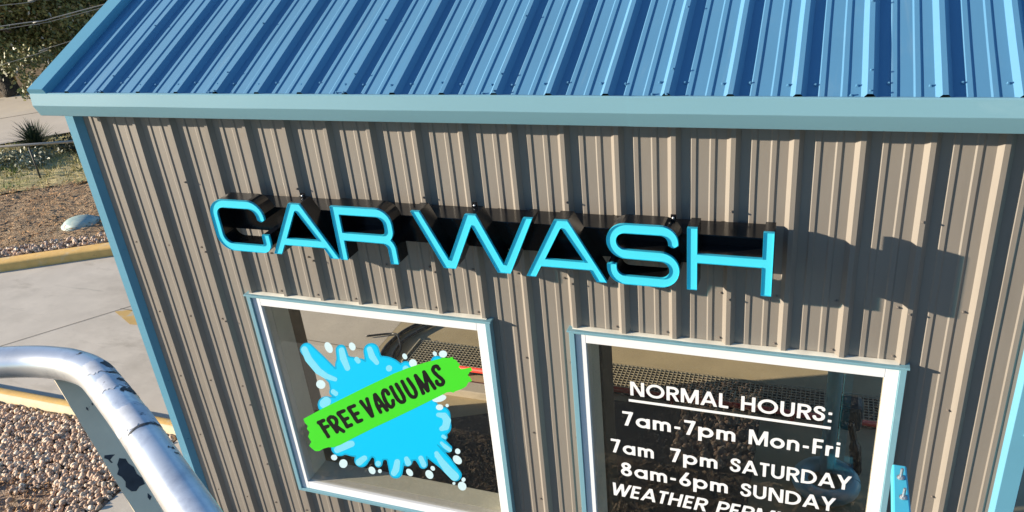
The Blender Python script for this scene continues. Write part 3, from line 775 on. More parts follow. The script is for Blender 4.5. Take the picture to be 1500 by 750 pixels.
# slab joints
mb = MB()
for a, b in (((-6.2,1.25),(-4.58,3.25)), ((-4.58,3.25),(-3.6,4.46)), ((-4.6,3.26),(-.4,3.05))):
    a = np.array(a); b = np.array(b); d = (b-a)/np.hypot(*(b-a)); n_ = np.array([-d[1], d[0]])*.006
    mb.add([(*(a-n_),G+.004),(*(b-n_),G+.004),(*(b+n_),G+.004),(*(a+n_),G+.004)], [(0,1,2,3)])
structure('slab_joint', mb, mat('joint_filler', (.20,.18,.15), .95))
mb = MB(); flat_poly(mb, [(-4.62,3.17),(-4.1,2.92),(-3.0,3.0),(-3.0,2.9),(-2.7,3.1),(-3.0,3.3),(-3.0,3.2),(-4.2,3.35)], G+.004)
structure('road_marking', mb, mat('worn_yellow_paint', (.60,.39,.13), .85, noise=(4,.15,6), col2=((.45,.40,.30), 4,.5,.6)))

def sweep_kerb(pts, h, wd, side):
    mb = MB(); P = np.array(pts, float); t = np.gradient(P, axis=0); t /= np.hypot(t[:,0], t[:,1])[:,None]; n_ = np.c_[-t[:,1], t[:,0]]*side
    sec = [(0,-.06,0),(.008,h-.03,0),(.03,h-.004,0),(.06,h,0),(wd-.025,h,0),(wd,h-.025,1),(wd+.006,-.06,1)]
    vs_ = [(*(P[i]+n_[i]*o), G+z) for i in range(len(P)) for (o, z, q) in sec]; k = len(sec)
    for i in range(len(P)-1):
        for j in range(k-1):
            mb.f.append(tuple(np.array((i*k+j, i*k+j+1, (i+1)*k+j+1, (i+1)*k+j)))); mb.m.append(1 if j >= 4 else 0)
    mb.v = vs_; mb.n = len(vs_)
    mb.f.append(tuple(range(k))); mb.m.append(0); mb.f.append(tuple((len(P)-1)*k+j for j in range(k))); mb.m.append(0)
    return mb
o = sweep_kerb([(x, NEAR_Y) for x in np.linspace(-14, -.34, 30)], .13, .155, -1); structure('kerb', o, [M['kerb'], M['kerbedge']], auto=50)
fs_ = spline(FAR[:-1]+[(-.9,5.94)], 5)
structure('kerb', sweep_kerb(fs_, .14, .30, 1), [M['kerb'], M['kerbedge']], auto=50)

# concrete walk beside the wall, planting bed and gravel
mb = MB(); mb.prism([(-1.58,-3),(-.31,-3),(-.31,1.03),(-1.56,1.03)], G-.08, G+.03); structure('path', mb, M['conc'])
def bumpy(name, x0, x1, y0, y1, nx, ny, amp, m, keep=None, z=0.0, seed=0):
    mb = MB(); gx = np.linspace(x0, x1, nx); gy = np.linspace(y0, y1, ny)
    for y in gy:
        for x in gx: mb.add([(x, y, G+z+amp*(wob(x*2.1, y*2.3, seed)+.6*wob(x*6.3, y*5.7, seed+2)+.5*rng.normal()*.4))], [])
    for j in range(ny-1):
        for i in range(nx-1):
            if keep is None or keep((gx[i]+gx[i+1])/2, (gy[j]+gy[j+1])/2): mb.f.append((j*nx+i, j*nx+i+1, (j+1)*nx+i+1, (j+1)*nx+i)); mb.m.append(0)
    return structure(name, mb, m, smooth=True)
bumpy('gravel_bed', -8, -1.58, -3.2, 1.03, 90, 60, .012, M['gravelbase'], z=.0)
def stones(mb, cols, n, fn, smin_, smax_, pal):
    """fn() -> (x, y, z); squashed, faceted pebbles"""
    ico = []; t = (1+5**.5)/2
    V0 = np.array([(-1,t,0),(1,t,0),(-1,-t,0),(1,-t,0),(0,-1,t),(0,1,t),(0,-1,-t),(0,1,-t),(t,0,-1),(t,0,1),(-t,0,-1),(-t,0,1)], float); V0 /= np.linalg.norm(V0[0])
    F0 = [(0,11,5),(0,5,1),(0,1,7),(0,7,10),(0,10,11),(1,5,9),(5,11,4),(11,10,2),(10,7,6),(7,1,8),(3,9,4),(3,4,2),(3,2,6),(3,6,8),(3,8,9),(4,9,5),(2,4,11),(6,2,10),(8,6,7),(9,8,1)]
    V1 = [tuple(v) for v in V0]; mid = {}; F1 = []
    def m_(a, b):
        k = (min(a,b), max(a,b))
        if k not in mid:
            q = (np.array(V1[a])+np.array(V1[b]))/2; V1.append(tuple(q/np.linalg.norm(q))); mid[k] = len(V1)-1
        return mid[k]
    for a, b, c in F0:
        d, e, f = m_(a,b), m_(b,c), m_(c,a); F1 += [(a,d,f),(b,e,d),(c,f,e),(d,e,f)]
    V1 = np.array(V1)
    for _ in range(n):
        x, y, z = fn(); s = smin_+(smax_-smin_)*rng.random()**1.8
        q = rng.normal(size=(3,3)); Q, _r = np.linalg.qr(q)
        sc = s*np.array([1, .62+.3*rng.random(), .5+.25*rng.random()])
        dirs = rng.normal(size=(4,3)); dirs /= np.linalg.norm(dirs, axis=1)[:,None]
        v = V1.copy()
        for d in dirs:                                       # worn flats
            h = v @ d; c = .62+.25*rng.random(); v -= np.maximum(h-c, 0)[:,None]*d*.9
        v = (v*sc) @ Q.T + np.array([x, y, z])
        mb.add(v, F1); cols.extend([pal()]*len(F1))
def paint(o, cols):
    me = o.data; a = me.color_attributes.new('col', 'FLOAT_COLOR', 'CORNER'); n = len(me.loops)
    ls = np.array([p.loop_total for p in me.polygons]); c = np.repeat(np.array(cols, float), ls, axis=0)
    a.data.foreach_set('color', np.c_[c, np.ones(n)].ravel().astype(np.float32))
def pal_stone():
    b = np.array([(.52,.36,.26),(.60,.45,.34),(.46,.32,.235),(.66,.54,.43),(.38,.27,.205),(.58,.39,.28)][rng.integers(6)]); return b*np.array([1.07,1.08,1.03])*(.8+.4*rng.random())
mb = MB(); cols = []
def gfn():
    while True:
        x = -5.6+4.0*rng.random(); y = -1.2+2.2*rng.random()
        edge = .62-.20*(x+3.5)+.25*wob(x*1.4, y)
        if x < -2.0 and y < edge-.55 and rng.random() < .93: continue
        return x, y, G+.018+.022*rng.random()
stones(mb, cols, 6200, gfn, .014, .044, lambda: pal_stone()*1.12)
o = stuff('gravel', mb, M['stone'], 'pinkish tan river gravel beside the near yellow kerb', 'gravel', smooth=True); paint(o, cols)
mb = MB(); cols = []
fl = np.array(fs_); tt = np.gradient(fl, axis=0); tt /= np.hypot(tt[:,0], tt[:,1])[:,None]; nn = np.c_[-tt[:,1], tt[:,0]]
def sfn():
    i = rng.integers(int(len(fl)*.12), int(len(fl)*.86)); f = rng.random(); p_ = fl[i]*(1-f)+fl[i+1]*f + nn[i]*(.34+.42*rng.random()**1.2); return p_[0], p_[1], G+.10+.05*rng.random()
stones(mb, cols, 1700, sfn, .02, .045, lambda: pal_stone()*np.array([1.02,1.06,1.12])*1.1)
o = stuff('gravel', mb, M['stone'], 'narrow strip of pale gravel behind the far yellow kerb', 'gravel', smooth=True); paint(o, cols)
# berm behind the far kerb: mulch, then lawn
def berm(name, d0, d1, nd, m, rise0, rise1, seed):
    mb = MB(); nu = 90; us = np.linspace(0, len(fl)-1.001, nu)
    for u in us:
        i = int(u); f = u-i; b_ = fl[i]*(1-f)+fl[min(i+1,len(fl)-1)]*f; n_ = np.array([-.5,.866]) if True else nn[i]
        n_ = nn[i]*.5+np.array([-.49,.87])*.5
        for d in np.linspace(d0, d1, nd):
            q = b_+n_*d; z = rise0+(rise1-rise0)*(d-d0)/(d1-d0)
            mb.add([(q[0], q[1], G+z+.018*wob(q[0]*2.6, q[1]*2.9, seed)+.012*rng.normal())], [])
    for a in range(nu-1):
        for b in range(nd-1): mb.f.append((a*nd+b, (a+1)*nd+b, (a+1)*nd+b+1, a*nd+b+1)); mb.m.append(0)
    return structure(name, mb, m, smooth=True)
berm('mulch_bed', .30, 4.2, 46, M['mulch'], .09, .06, 1)
berm('lawn', 4.05, 8.6, 30, M['lawn'], .075, -.02, 5)
def at_berm(u, d):
    i = int(u); f = u-i; b_ = fl[i]*(1-f)+fl[min(i+1,len(fl)-1)]*f; n_ = nn[i]*.5+np.array([-.49,.87])*.5; return b_+n_*d
def chips(mb, cols, n, fn, s0, s1, pal, tilt=.5):
    for _ in range(n):
        x, y, z = fn(); a = rng.random()*2*math.pi; l = s0+(s1-s0)*rng.random(); wd = l*(.14+.2*rng.random())
        ux = np.array([math.cos(a), math.sin(a), rng.normal()*tilt]); vx = np.array([-math.sin(a), math.cos(a), rng.normal()*tilt]); c = np.array([x,y,z])
        mb.add([c-ux*l-vx*wd, c+ux*l-vx*wd, c+ux*l+vx*wd, c-ux*l+vx*wd], [(0,1,2,3)]); cols.append(pal())
def pal_mulch():
    b = np.array([(.15,.10,.065),(.21,.145,.095),(.10,.066,.045),(.27,.19,.125),(.07,.046,.032)][rng.integers(5)]); return b*np.array([1.07,1.08,1.03])*(.8+.4*rng.random())
mb = MB(); cols = []
def mfn():
    q = at_berm(rng.random()*(len(fl)-6)+2, .75+3.5*rng.random()); return q[0], q[1], G+.095+.05*rng.random()
chips(mb, cols, 15000, mfn, .010, .040, lambda: pal_mulch()*np.array([2.25,1.8,1.3]), .25)
def m2fn():
    while True:
        x = -6+3.9*rng.random(); y = -2.0+2.5*rng.random()
        if y < .10-.22*(x+3.2)+.25*wob(x*1.4, y): return x, y, G+.02+.04*rng.random()
chips(mb, cols, 12000, m2fn, .005, .022, lambda: pal_mulch()*np.array([2.25,1.8,1.3]), .3)
def m3fn(): return -.3+6.4*rng.random(), -1.85+1.75*rng.random(), G+.03+.04*rng.random()
chips(mb, cols, 9000, m3fn, .012, .05, lambda: pal_mulch()*1.25)
o = stuff('mulch', mb, M['chip'], 'brown shredded bark mulch spread over the planting beds', 'mulch', recalc=False); paint(o, cols)
mb = MB(); cols = []
def pal_grass():
    g = rng.random(); return (np.array((.56,.45,.19))*(1-g)+np.array((.36,.34,.12))*g)*(.7+.5*rng.random())
for _ in range(16000):
    q = at_berm(rng.random()*(len(fl)-4)+1, 4.0+4.3*rng.random()); h_ = .035+.07*rng.random(); a = rng.random()*6.28; l = np.array([math.cos(a), math.sin(a)])*.01
    lean = rng.normal(size=2)*.04
    green = wob(q[0]*.9, q[1]*1.1, 3) > .35
    mb.add([(q[0]-l[0], q[1]-l[1], G+.03), (q[0]+l[0], q[1]+l[1], G+.03), (q[0]+lean[0], q[1]+lean[1], G+.05+h_)], [(0,1,2)])
    cols.append(np.array((.14,.22,.035))*(.7+.6*rng.random()) if green and rng.random() < .7 else pal_grass())
o = stuff('grass', mb, M['blade'], 'dry yellowish lawn grass beyond the mulch bed', 'grass', recalc=False); paint(o, cols)
# far road and the verge beyond
D = np.array([.764,.645]); Nn = np.array([-.645,.764]); RO = np.array([-14.4,9.95])
mb = MB(); q = [RO-D*60, RO+D*60, RO+D*60+Nn*6.3, RO-D*60+Nn*6.3]; flat_poly(mb, [tuple(v) for v in q], G+.012); structure('road', mb, M['road'])
mb = MB()
for s_ in (-9.0,-5.4,-1.8,1.8,5.4,9.0):
    a = RO+D*s_; mb.add([(*(a+D*.02),G+.016),(*(a-D*.02),G+.016),(*(a-D*.02+Nn*6.3),G+.016),(*(a+D*.02+Nn*6.3),G+.016)], [(0,1,2,3)])
a = RO+Nn*3.1; mb.add([(*(a-D*60),G+.018),(*(a+D*60),G+.018),(*(a+D*60+Nn*.03),G+.018),(*(a-D*60+Nn*.03),G+.018)], [(0,1,2,3)])
structure('road_joint', mb, M['soil'])
# in front of the building: planting bed, yard with the lift's shadow in its colour, and a lit band of gravel
bumpy('mulch_bed', -.3, 6.1, -1.9, -.02, 60, 26, .02, M['mulch'], z=.01, seed=4)
mb = MB(); flat_poly(mb, [(-1.2,-40),(30,-40),(30,-1.88),(-1.2,-1.88)], G-.004); structure('parking_yard', mb, M['yard_shadow'])  # dark colour here carries the lift's shadow on the yard
mb = MB(); cols = []
stones(mb, cols, 700, lambda: (3.55+.75*rng.random(), -3.3+1.35*rng.random(), G+.02+.03*rng.random()), .02, .055, pal_stone)
o = stuff('gravel', mb, M['stone'], 'patch of loose gravel in front of the planting bed', 'gravel', smooth=True); paint(o, cols)

# ================================================================== things outside
# pipe rail on a post
t = thing('pipe_rail', (-11.1,7.6,G), 'thin pale pipe railing on a dark post in front of the yucca', 'railing')
mb = MB(); mb.tube([(-14.7,6.54,-3.09),(-11.7,7.42,-3.1),(-8.2,8.45,-3.1)], .028, 10); mb.build('top_rail', M['pipe'], t, smooth=True)
for (x, y) in ((-11.1,7.61),(-14.0,6.75),(-8.6,8.33)):
    mb = MB(); mb.tube([(x,y,G-.05),(x,y,-3.125)], .02, 8); mb.build('post', M['ironpost'], t, smooth=True)
# domed cover
mb = MB(); mb.ball((-7.80,5.60,G+.10), (.31,.27,.11), seg=24, rings=10); mb.tube([(-7.80,5.60,G+.05),(-7.80,5.60,G+.103)], .325, 24)
o = mb.build('domed_cover', M['dome'], None, (-7.80,5.62,G+.06), smooth=True); tag(o, 'pale teal dome lying in the brown mulch behind the kerb', 'dome')
# yucca: a rosette of long narrow leaves
def yucca(x, y, n, L0, label, pal):
    mb = MB(); cols = []
    for _ in range(n):
        a = rng.random()*2*math.pi; el = math.radians(8+75*rng.random()); L = L0*(.6+.5*rng.random()); d = np.array([math.cos(a)*math.cos(el), math.sin(a)*math.cos(el), math.sin(el)])
        s_ = np.array([-math.sin(a), math.cos(a), 0])*.011; b_ = np.array([x,y,G+.08])+rng.normal(size=3)*.05; prev = None
        pts = [b_+d*L*t_+np.array([0,0,-.16*L*t_*t_]) for t_ in (0,.35,.7,1)]
        v = []
        for i, p_ in enumerate(pts): wd = (1.2,1.1,.7,.05)[i]; v += [p_-s_*wd, p_+s_*wd]
        mb.add(v, [(0,1,3,2),(2,3,5,4),(4,5,7,6)]); c = pal(); cols += [c,c,c]
    o = mb.build('yucca_plant', M['blade'], None, (x,y,G), recalc=False); paint(o, cols); return tag(o, label, 'plant')
yucca(-13.25,9.42, 420, .78, 'spiky dark green yucca behind the pipe railing', lambda: np.array((.045,.062,.035))*(.6+.9*rng.random()))
yucca(-14.8,8.5, 200, .6, 'smaller spiky yucca at the end of the bed', lambda: np.array((.05,.065,.035))*(.6+.9*rng.random()))
def leafy(name, cen, rad, n, s0, s1, pal, label, cat, clumps=26):
    mb = MB(); cols = []
    cc = [np.array(cen)+np.array(rad)*(lambda v: v/np.linalg.norm(v)*rng.random()**.4)(rng.normal(size=3)) for _ in range(clumps)]
    for _ in range(n):
        c = cc[rng.integers(clumps)]+rng.normal(size=3)*np.array(rad)*.22; u = rng.normal(size=3); u /= np.linalg.norm(u); v = np.cross(u, rng.normal(size=3)); v /= np.linalg.norm(v); s_ = s0+(s1-s0)*rng.random()
        if c[2] < G: c[2] = G+.02
        mb.add([c-u*s_, c+v*s_*.45, c+u*s_, c-v*s_*.45], [(0,1,2,3)]); cols.append(pal())
    o = mb.build(name, M['leaf'], None, (cen[0],cen[1],G), recalc=False); paint(o, cols); return tag(o, label, cat)
leafy('ground_cover_plant', (-12.55,8.38,G+.12), (.75,.55,.16), 1500, .03,.065, lambda: np.array((.26,.27,.18))*(.55+.8*rng.random()), 'low silvery plant under the yucca by the railing', 'plant')
leafy('shrub', (-11.6,9.45,G+.15), (1.0,.5,.28), 1800, .03,.06, lambda: np.array((.05,.06,.03))*(.5+1.0*rng.random()), 'low dark shrub at the road edge beside the building corner', 'shrub')
leafy('shrub', (-14.6,7.7,G+.15), (.9,.5,.3), 1500, .03,.06, lambda: np.array((.05,.065,.03))*(.5+1.0*rng.random()), 'low dark shrub beyond the left end of the railing', 'shrub')
# marker post
mb = MB(); mb.tube([(-20.1,14.65,G-.1),(-20.1,14.65,G+.85)], .05, 10); mb.ball((-20.1,14.65,G+.86), (.06,.06,.05))
o = mb.build('marker_post', M['yellowpost'], None, (-20.1,14.65,G), smooth=True); tag(o, 'yellow marker post below the oak', 'marker post')
# oak
oak = thing('oak_tree', (-20.3,14.5,G), 'big dark live oak with a leaning trunk beside the road', 'tree')
mb = MB()
tk = [(-19.5,14.0,G-.1),(-20.1,14.25,G+.6),(-20.9,14.5,G+1.25),(-21.6,14.9,G+2.2),(-21.9,15.4,G+3.5),(-21.8,16,G+5.2),(-21.6,16.4,G+7)]
mb.tube(spline(tk, 4), np.linspace(.30,.09,25), 12)
for (s_, e) in ((2,(-18.2,13.6,G+2.4)),(2,(-17.0,13.9,G+3.6)),(3,(-24.6,13.2,G+4.4)),(3,(-19.4,17.6,G+4.4)),(4,(-24.2,18.2,G+6)),(4,(-19,14.6,G+6.4)),(3,(-17.6,16.5,G+3.4))):
    a = np.array(tk[s_]); e = np.array(e); m_ = (a+e)/2+rng.normal(size=3)*.3+np.array([0,0,.3]); mb.tube(spline([a,m_,e],6), np.linspace(.14,.03,13), 8)
    for _ in range(4):
        b_ = a+(e-a)*(.4+.6*rng.random()); mb.tube(spline([b_, b_+rng.normal(size=3)*.5, b_+rng.normal(size=3)*1.1],4), np.linspace(.045,.012,9), 6)
mb.build('trunk', M['bark'], oak, smooth=True)
mb = MB(); cols = []
cl = []
for _ in range(680):
    v = rng.normal(size=3); v /= np.linalg.norm(v); r_ = rng.random()**.45
    c = np.array([-20.9,15.9,G+4.7])+v*r_*np.array([5.2,4.6,4.1])
    if c[2] < G+.9: c[2] = G+.9+rng.random()*1.2
    cl.append((c, .35+.5*rng.random()))
for c in ((-17.3,12.9,-3.0),(-17.0,12.85,-3.25),(-17.7,12.8,-2.75),(-17.5,13.2,-2.4),(-17.05,12.75,-3.42),(-18.3,13.4,-2.6),(-16.9,13.4,-2.5),(-18.9,13.9,-2.9)):
    cl.append((np.array(c), .30))
def pal_leaf():
    g = rng.random()
    b = np.array((.088,.104,.036))*(1-g)+np.array((.17,.16,.06))*g
    if rng.random() < .10: b = np.array((.21,.17,.075))
    if rng.random() < .03: b = np.array((.34,.33,.30))
    return b*(.8+1.1*rng.random())
for c, r_ in cl:
    near = np.dot(c-CAM, Fw) and (c[1]-CAM[1])
    n_ = int(340*(r_/.5)**2)
    P = rng.normal(size=(n_,3))*r_*np.array([.62,.62,.42])+c
    Uu = rng.normal(size=(n_,3)); Uu /= np.linalg.norm(Uu, axis=1)[:,None]; Vv = np.cross(Uu, rng.normal(size=(n_,3))); Vv /= np.linalg.norm(Vv, axis=1)[:,None]
    S_ = (.035+.05*rng.random(n_))[:,None]
    tint = .75+.5*rng.random()
    q4 = np.stack([P-Uu*S_, P+Vv*S_*.5, P+Uu*S_, P-Vv*S_*.5], 1).reshape(-1,3)
    k = mb.n; mb.v.extend(map(tuple, q4.tolist())); mb.n += len(q4)
    for i in range(n_): mb.f.append((k+4*i,k+4*i+1,k+4*i+2,k+4*i+3)); mb.m.append(0); cols.append(pal_leaf()*tint)
o = mb.build('crown', M['leaf'], oak, recalc=False); paint(o, cols)
# low scrub beyond the road so that the gaps in the oak show more green
for i, (x, y, rx, h_, lab) in enumerate(((-27,19,2.6,1.6,'grey green scrub bush across the road under the oak'),(-22.5,24,3.2,2.0,'grey green scrub bush across the road right of the oak trunk'),(-33,24,3.6,2.4,'tall grey green scrub bush far behind the oak'))):
    leafy('bush', (x,y,G+h_*.6), (rx,rx*.8,h_*.6), 9000, .05,.11, lambda: np.array((.075,.08,.035))*(.5+1.0*rng.random()), lab, 'bush', 40)
# overhead cables
for k, (pts, r_, lab) in enumerate((([(-15.56,10.45,-.70),(-13.84,11.19,-.66),(-11.5,12.22,-.59)], .008, 'uppermost thin cable crossing in front of the oak'),
        ([(-14.9,10.47,-1.18),(-13.72,10.98,-1.15),(-12.02,11.84,-.89)], .014, 'thick middle cable crossing in front of the oak'),
        ([(-14.9,10.50,-1.26),(-13.72,11.0,-1.20),(-12.02,11.86,-.95)], .008, 'thin cable hanging just under the thick middle one'),
        ([(-14.9,10.1,-2.1),(-13.59,10.7,-1.79),(-12.82,11.11,-1.63),(-11.59,11.79,-1.33)], .007, 'lowest thin cable crossing in front of the oak'))):
    P = np.array(pts); a = P[0]+(P[0]-P[-1])*4+np.array([0,0,.6]); b = P[-1]+(P[-1]-P[0])*4+np.array([0,0,.6])
    mb = MB(); mb.tube(spline([a]+list(P)+[b], 8), r_, 6)
    o = mb.build('overhead_cable', M['wire'], None, tuple(P[1]), smooth=True); tag(o, lab, 'cable', 'overhead cables')

# ================================================================== lift basket rail close to the camera
gr = thing('guard_rail', (3.88,-3.51,.84), 'scuffed silver tube guard rail bend with a flat grey brace', 'guard rail')
TP = [(3.20,-3.80,.84),(3.44,-3.63,.84),(3.562,-3.539,.84),(3.625,-3.507,.84),(3.681,-3.49,.84),(3.724,-3.478,.84),(3.76,-3.473,.84),(3.797,-3.473,.84),(3.841,-3.483,.84),(3.903,-3.515,.84),(3.967,-3.55,.84),(4.029,-3.586,.84),(4.094,-3.624,.84),(4.154,-3.659,.84),(4.238,-3.709,.84),(4.321,-3.758,.84),(4.62,-3.93,.84)]
sp_ = np.array(spline(TP, 6))
mb = MB(); mb.tube(sp_, .0212, 28); mb.build('tube', M['galv'], gr, smooth=True)
# torn tape and dark scuffs follow the tube's skin: (position along the tube, angle from the top) pairs
tg = np.gradient(sp_, axis=0); tg /= np.linalg.norm(tg, axis=1)[:,None]
def skin(i, phi, r):
    i = min(max(i, 0), len(sp_)-1.001); k = int(i); f = i-k; c = sp_[k]*(1-f)+sp_[k+1]*f; t_ = tg[k]*(1-f)+tg[k+1]*f
    sd = np.cross(t_, [0,0,1]); sd /= np.linalg.norm(sd); return c+r*(math.cos(phi)*np.array([0,0,1.])+math.sin(phi)*sd)
def wrap(nm, m_, i0, i1, p0, p1, r, jag, seed):
    mb = MB(); na, nb = 40, 7; v = []
    for a in range(na+1):
        ph = p0+(p1-p0)*a/na; e = math.sin(math.pi*a/na)**.5
        j0 = i0+jag*(wob(ph*2.3, seed)+.5*wob(ph*9, seed+1)); j1 = i1+jag*(wob(ph*2.9, seed+4)+.5*wob(ph*11, seed+6)); md_ = (j0+j1)/2
        for b in range(nb+1): v.append(skin(md_+(j0-md_)*e*(1-2*b/nb), ph, r))
    mb.add(v, [(a*(nb+1)+b, a*(nb+1)+b+1, (a+1)*(nb+1)+b+1, (a+1)*(nb+1)+b) for a in range(na) for b in range(nb)])
    return mb.build(nm, M[m_], gr, smooth=True)
wrap('tape_wrap', 'tape', 48.0, 51.6, -2.2, .9, .02160, .5, 1)
wrap('tape_wrap', 'tape', 52.4, 55.6, -2.0, 1.2, .02160, .35, 5)
wrap('tape_wrap', 'tape', 59.5, 64.0, -2.2, 1.5, .02160, .35, 9)
wrap('scuff', 'tapedark', 48.8, 50.6, -1.25, -.35, .0218, .45, 2)
wrap('scuff', 'tapedark', 51.8, 52.2, -1.9, -.2, .0218, .12, 7)
wrap('scuff', 'tapedark', 53.4, 54.3, -1.9, -.5, .0218, .35, 21)
wrap('scuff', 'tapedark', 55.8, 57.0, -1.6, -.25, .0218, .30, 3)
wrap('scuff', 'tapedark', 64.0, 64.3, -2.0, .9, .0218, .07, 11)
wrap('scuff', 'tapedark', 44.0, 44.5, -.35, .05, .0215, .25, 12)
wrap('scuff', 'tapedark', 68.4, 68.9, -.9, -.55, .0215, .35, 14)
wrap('scuff', 'tapedark', 69.6, 69.9, -1.0, -.7, .0215, .25, 15)
# flat brace hanging from the bend
def strap(a, b, wdir, wd, th):
    a = np.array(a); b = np.array(b); d = (b-a)/np.linalg.norm(b-a); w_ = np.array(wdir, float); w_ -= (w_@d)*d; w_ /= np.linalg.norm(w_); n_ = np.cross(d, w_)
    mb = MB(); mb.obox((a+b)/2, d*np.linalg.norm(b-a)/2, w_*wd/2, n_*th/2); return mb, d, w_, n_, a
mb, d_, w_, n_, a_ = strap((3.7610,-3.4671,.8277),(3.9187,-3.5245,.5947),(.497,.858,.125), .0292, .006)
br = mb.build('brace', M['strap'], gr, bevel=.002)
def scuff(cx, cy, pts, nm):                                  # flat worn patch lying on the brace, on the side facing the basket
    mb = MB(); s_ = -1 if np.dot(n_, CAM-a_) < 0 else 1
    P = [a_+d_*(cx+u)+w_*(cy+v)+n_*s_*.0034 for u, v in pts]
    mb.add(P, tessellate_polygon([[Vector((u, v, 0)) for u, v in pts]])); mb.build(nm, M['tapedark'], br)
scuff(.168,.003, [(-.026,.000),(-.021,.006),(-.014,.006),(-.006,.009),(.004,.008),(.012,.011),(.021,.010),(.020,.003),(.023,-.003),(.020,-.008),(.011,-.011),(.005,-.008),(-.003,-.009),(-.009,-.012),(-.014,-.007),(-.020,-.006)], 'worn_tape_patch')
scuff(.134,-.004, [(-.005,-.006),(-.002,-.008),(.002,-.005),(.008,-.004),(.009,-.002),(.004,-.003),(.002,.001),(.001,.005),(-.0015,.001)], 'scratch')
scuff(.064,.001, [(-.0030,0),(0,.0012),(.0035,0),(0,-.0012)], 'scratch')
scuff(.062,.009, [(-.0022,0),(0,.001),(.0025,0),(0,-.001)], 'scratch')
scuff(.205,.009, [(-.004,.001),(.003,.003),(.006,-.001),(.001,-.0015)], 'scratch')

# ================================================================== blue bracket arm right of the window
arm = thing('steel_arm', (5.047,-2.295,G), 'blue square steel arm with two upright bolts right of the hours window', 'steel arm')
mb = MB(); ZT = -.917; vs_ = []                            # a square tube that widens a little away from its tip
for y, hw_ in ((-1.270,.0259),(-1.54,.0312),(-1.80,.036),(-2.35,.036)):
    for (sx_, dz) in ((-1,0),(1,0),(1,-.062),(-1,-.062)): vs_.append((5.0607-.013*(-1.27-y)+sx_*hw_, y, ZT+dz))
fs = [(4*k+c, 4*k+(c+1)%4, 4*k+4+(c+1)%4, 4*k+4+c) for k in range(3) for c in range(4)] + [(3,2,1,0),(12,13,14,15)]
mb.add(vs_, fs); mb.build('arm_tube', M['blue'], arm, bevel=.007)
mb = MB(); mb.box(5.012,5.082,-2.33,-2.26,G,ZT-.0625); mb.build('upright', M['blue'], arm, bevel=.006)
mb = MB(); mb.box(4.94,5.16,-2.40,-2.19,G,G+.012); mb.build('base_plate', M['blue'], arm)
for (x, y) in ((5.0613,-1.3485),(5.0646,-1.459)):
    c = np.array([x, y, ZT]); q_ = np.array([.05,.02,1.])
    mb = MB(); mb.tube([c+(0,0,.001),c+(0,0,.0035)], .0145, 16); mb.tube([c+(0,0,.0035),c+(0,0,.010)], .0105, 6); mb.tube([c+(0,0,.009),c+(0,0,.009)+q_*.036], .0054, 10); mb.build('bolt', M['zinc'], arm, auto=40)

# ================================================================== inside the wash bay
gt = MB(); x0, x1, y0, y1 = .20, 5.6, 2.86, 3.36
for y in np.linspace(y0, y1, 12): gt.box(x0, x1, y-.005, y+.005, G+.030, G+.036)
for x in np.arange(x0, x1+.01, .046): gt.box(x-.004, x+.004, y0, y1, G+.028, G+.0378)
gt.box(x0-.02, x0-.004, y0, y1, G+.004, G+.05)
o = gt.build('trench_grate', M['grate'], None, (2.9,3.1,G)); tag(o, 'long steel floor grate beside a red guide rail inside the bay', 'grate')
mb = MB(); flat_poly(mb, [(.18,2.85),(5.6,2.85),(5.6,3.37),(.18,3.37)], G+.004); structure('trench_shade_sheet', mb, M['dark'])  # flat dark sheet painted for the shaded depth under the grate
t = thing('guide_rail', (3.0,2.80,G), 'red guide rail along the floor grate inside the bay', 'rail')
mb = MB(); mb.tube([(.95,2.805,G+.10),(5.6,2.805,G+.10)], .028, 12); mb.build('rail_tube', M['red'], t, smooth=True)
for x in (1.0,2.2,3.4,4.6,5.5):
    mb = MB(); mb.box(x-.02,x+.02,2.795,2.815,G+.004,G+.08); mb.build('foot', M['red'], t)
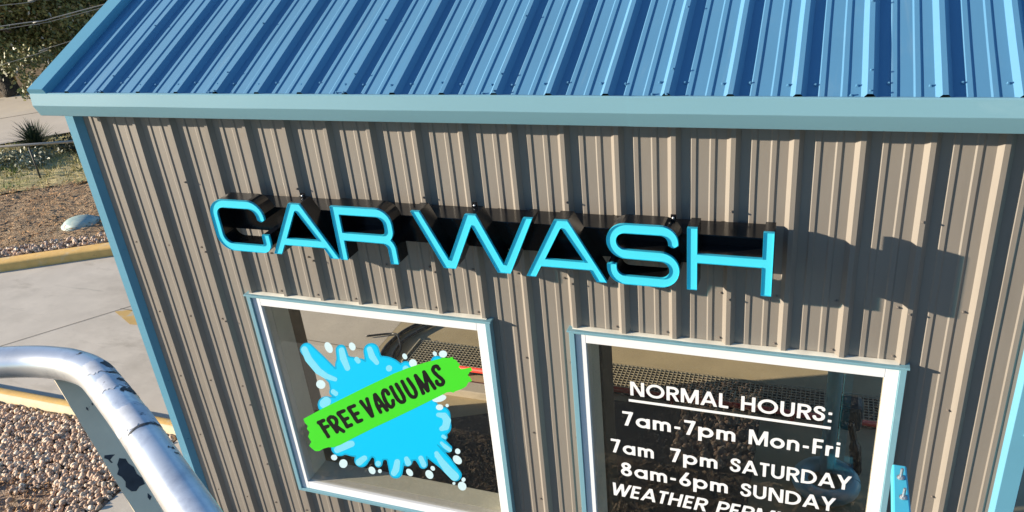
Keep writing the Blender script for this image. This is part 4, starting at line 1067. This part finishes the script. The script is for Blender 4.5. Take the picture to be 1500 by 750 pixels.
mb = MB(); mb.box(.4,2.15,2.42,2.60,G-.01,G+.09); o = mb.build('tyre_kerb', M['conc'], None, (1.3,2.5,G), bevel=.012); tag(o, 'low pale concrete wheel kerb in front of the red rail', 'kerb')
mb = MB(); flat_poly(mb, [(.2,.18),(4.3,.18),(4.3,2.74),(2.25,2.74),(2.2,2.38),(1.9,2.38),(.9,1.9)], G+.004); structure('floor_shade_sheet', mb, M['inwall'])  # dark sheet standing in for shade on the floor behind the front wall
mb = MB(); mb.tube(spline([(.75,4.9,G+.03),(.30,4.25,G+.03),(.05,3.80,G+.03),(-.12,3.48,G+.03),(-.16,3.07,G+.03),(-.02,2.70,G+.03),(.3,2.3,G+.03)], 8), .027, 10)
mb.tube(spline([(.95,4.8,G+.03),(.45,4.2,G+.03),(.20,3.78,G+.03),(.02,3.42,G+.03),(-.02,3.10,G+.03),(.1,2.75,G+.03),(.5,2.35,G+.03)], 8), .020, 10)
mb.tube(spline([(-.55,3.30,G+.03),(-.25,3.42,G+.03),(-.08,3.30,G+.08),(.06,3.05,G+.03),(.05,2.6,G+.03)], 8), .014, 8)
o = mb.build('hose', M['rubber'], None, (0,3.5,G), smooth=True); tag(o, 'black rubber hoses looped on the bay floor', 'hose')
st = thing('equipment_stand', (4.92,2.05,G), 'teal wash equipment stand with a ring base seen through the window', 'machine')
mb = MB(); mb.tube([(4.93,2.1,G+.02),(4.93,2.1,-.6)], .062, 20); mb.build('pole', M['teal'], st, smooth=True)
mb = MB(); rg = [(4.93+.22*math.cos(q), 1.93+.22*math.sin(q), G+.07) for q in np.linspace(0, 2*math.pi, 33)]; mb.tube(rg, .07, 14, caps=False); mb.build('ring_base', M['teal'], st, smooth=True)
mb = MB(); mb.box(4.98,5.20,2.28,2.50,G+.36,G+.64); mb.build('motor_cover', mat('dark_teal_cover', (.02,.05,.06), .45), st, bevel=.05)
mb = MB(); mb.tube(spline([(5.10,2.26,G+.50),(5.15,2.18,G+.30),(5.17,2.12,G+.10),(5.13,2.14,G+.05)],6), [.03]*6+[.05]*6+[.06]*6+[.05], 12); mb.build('nozzle', M['rubber'], st, smooth=True)
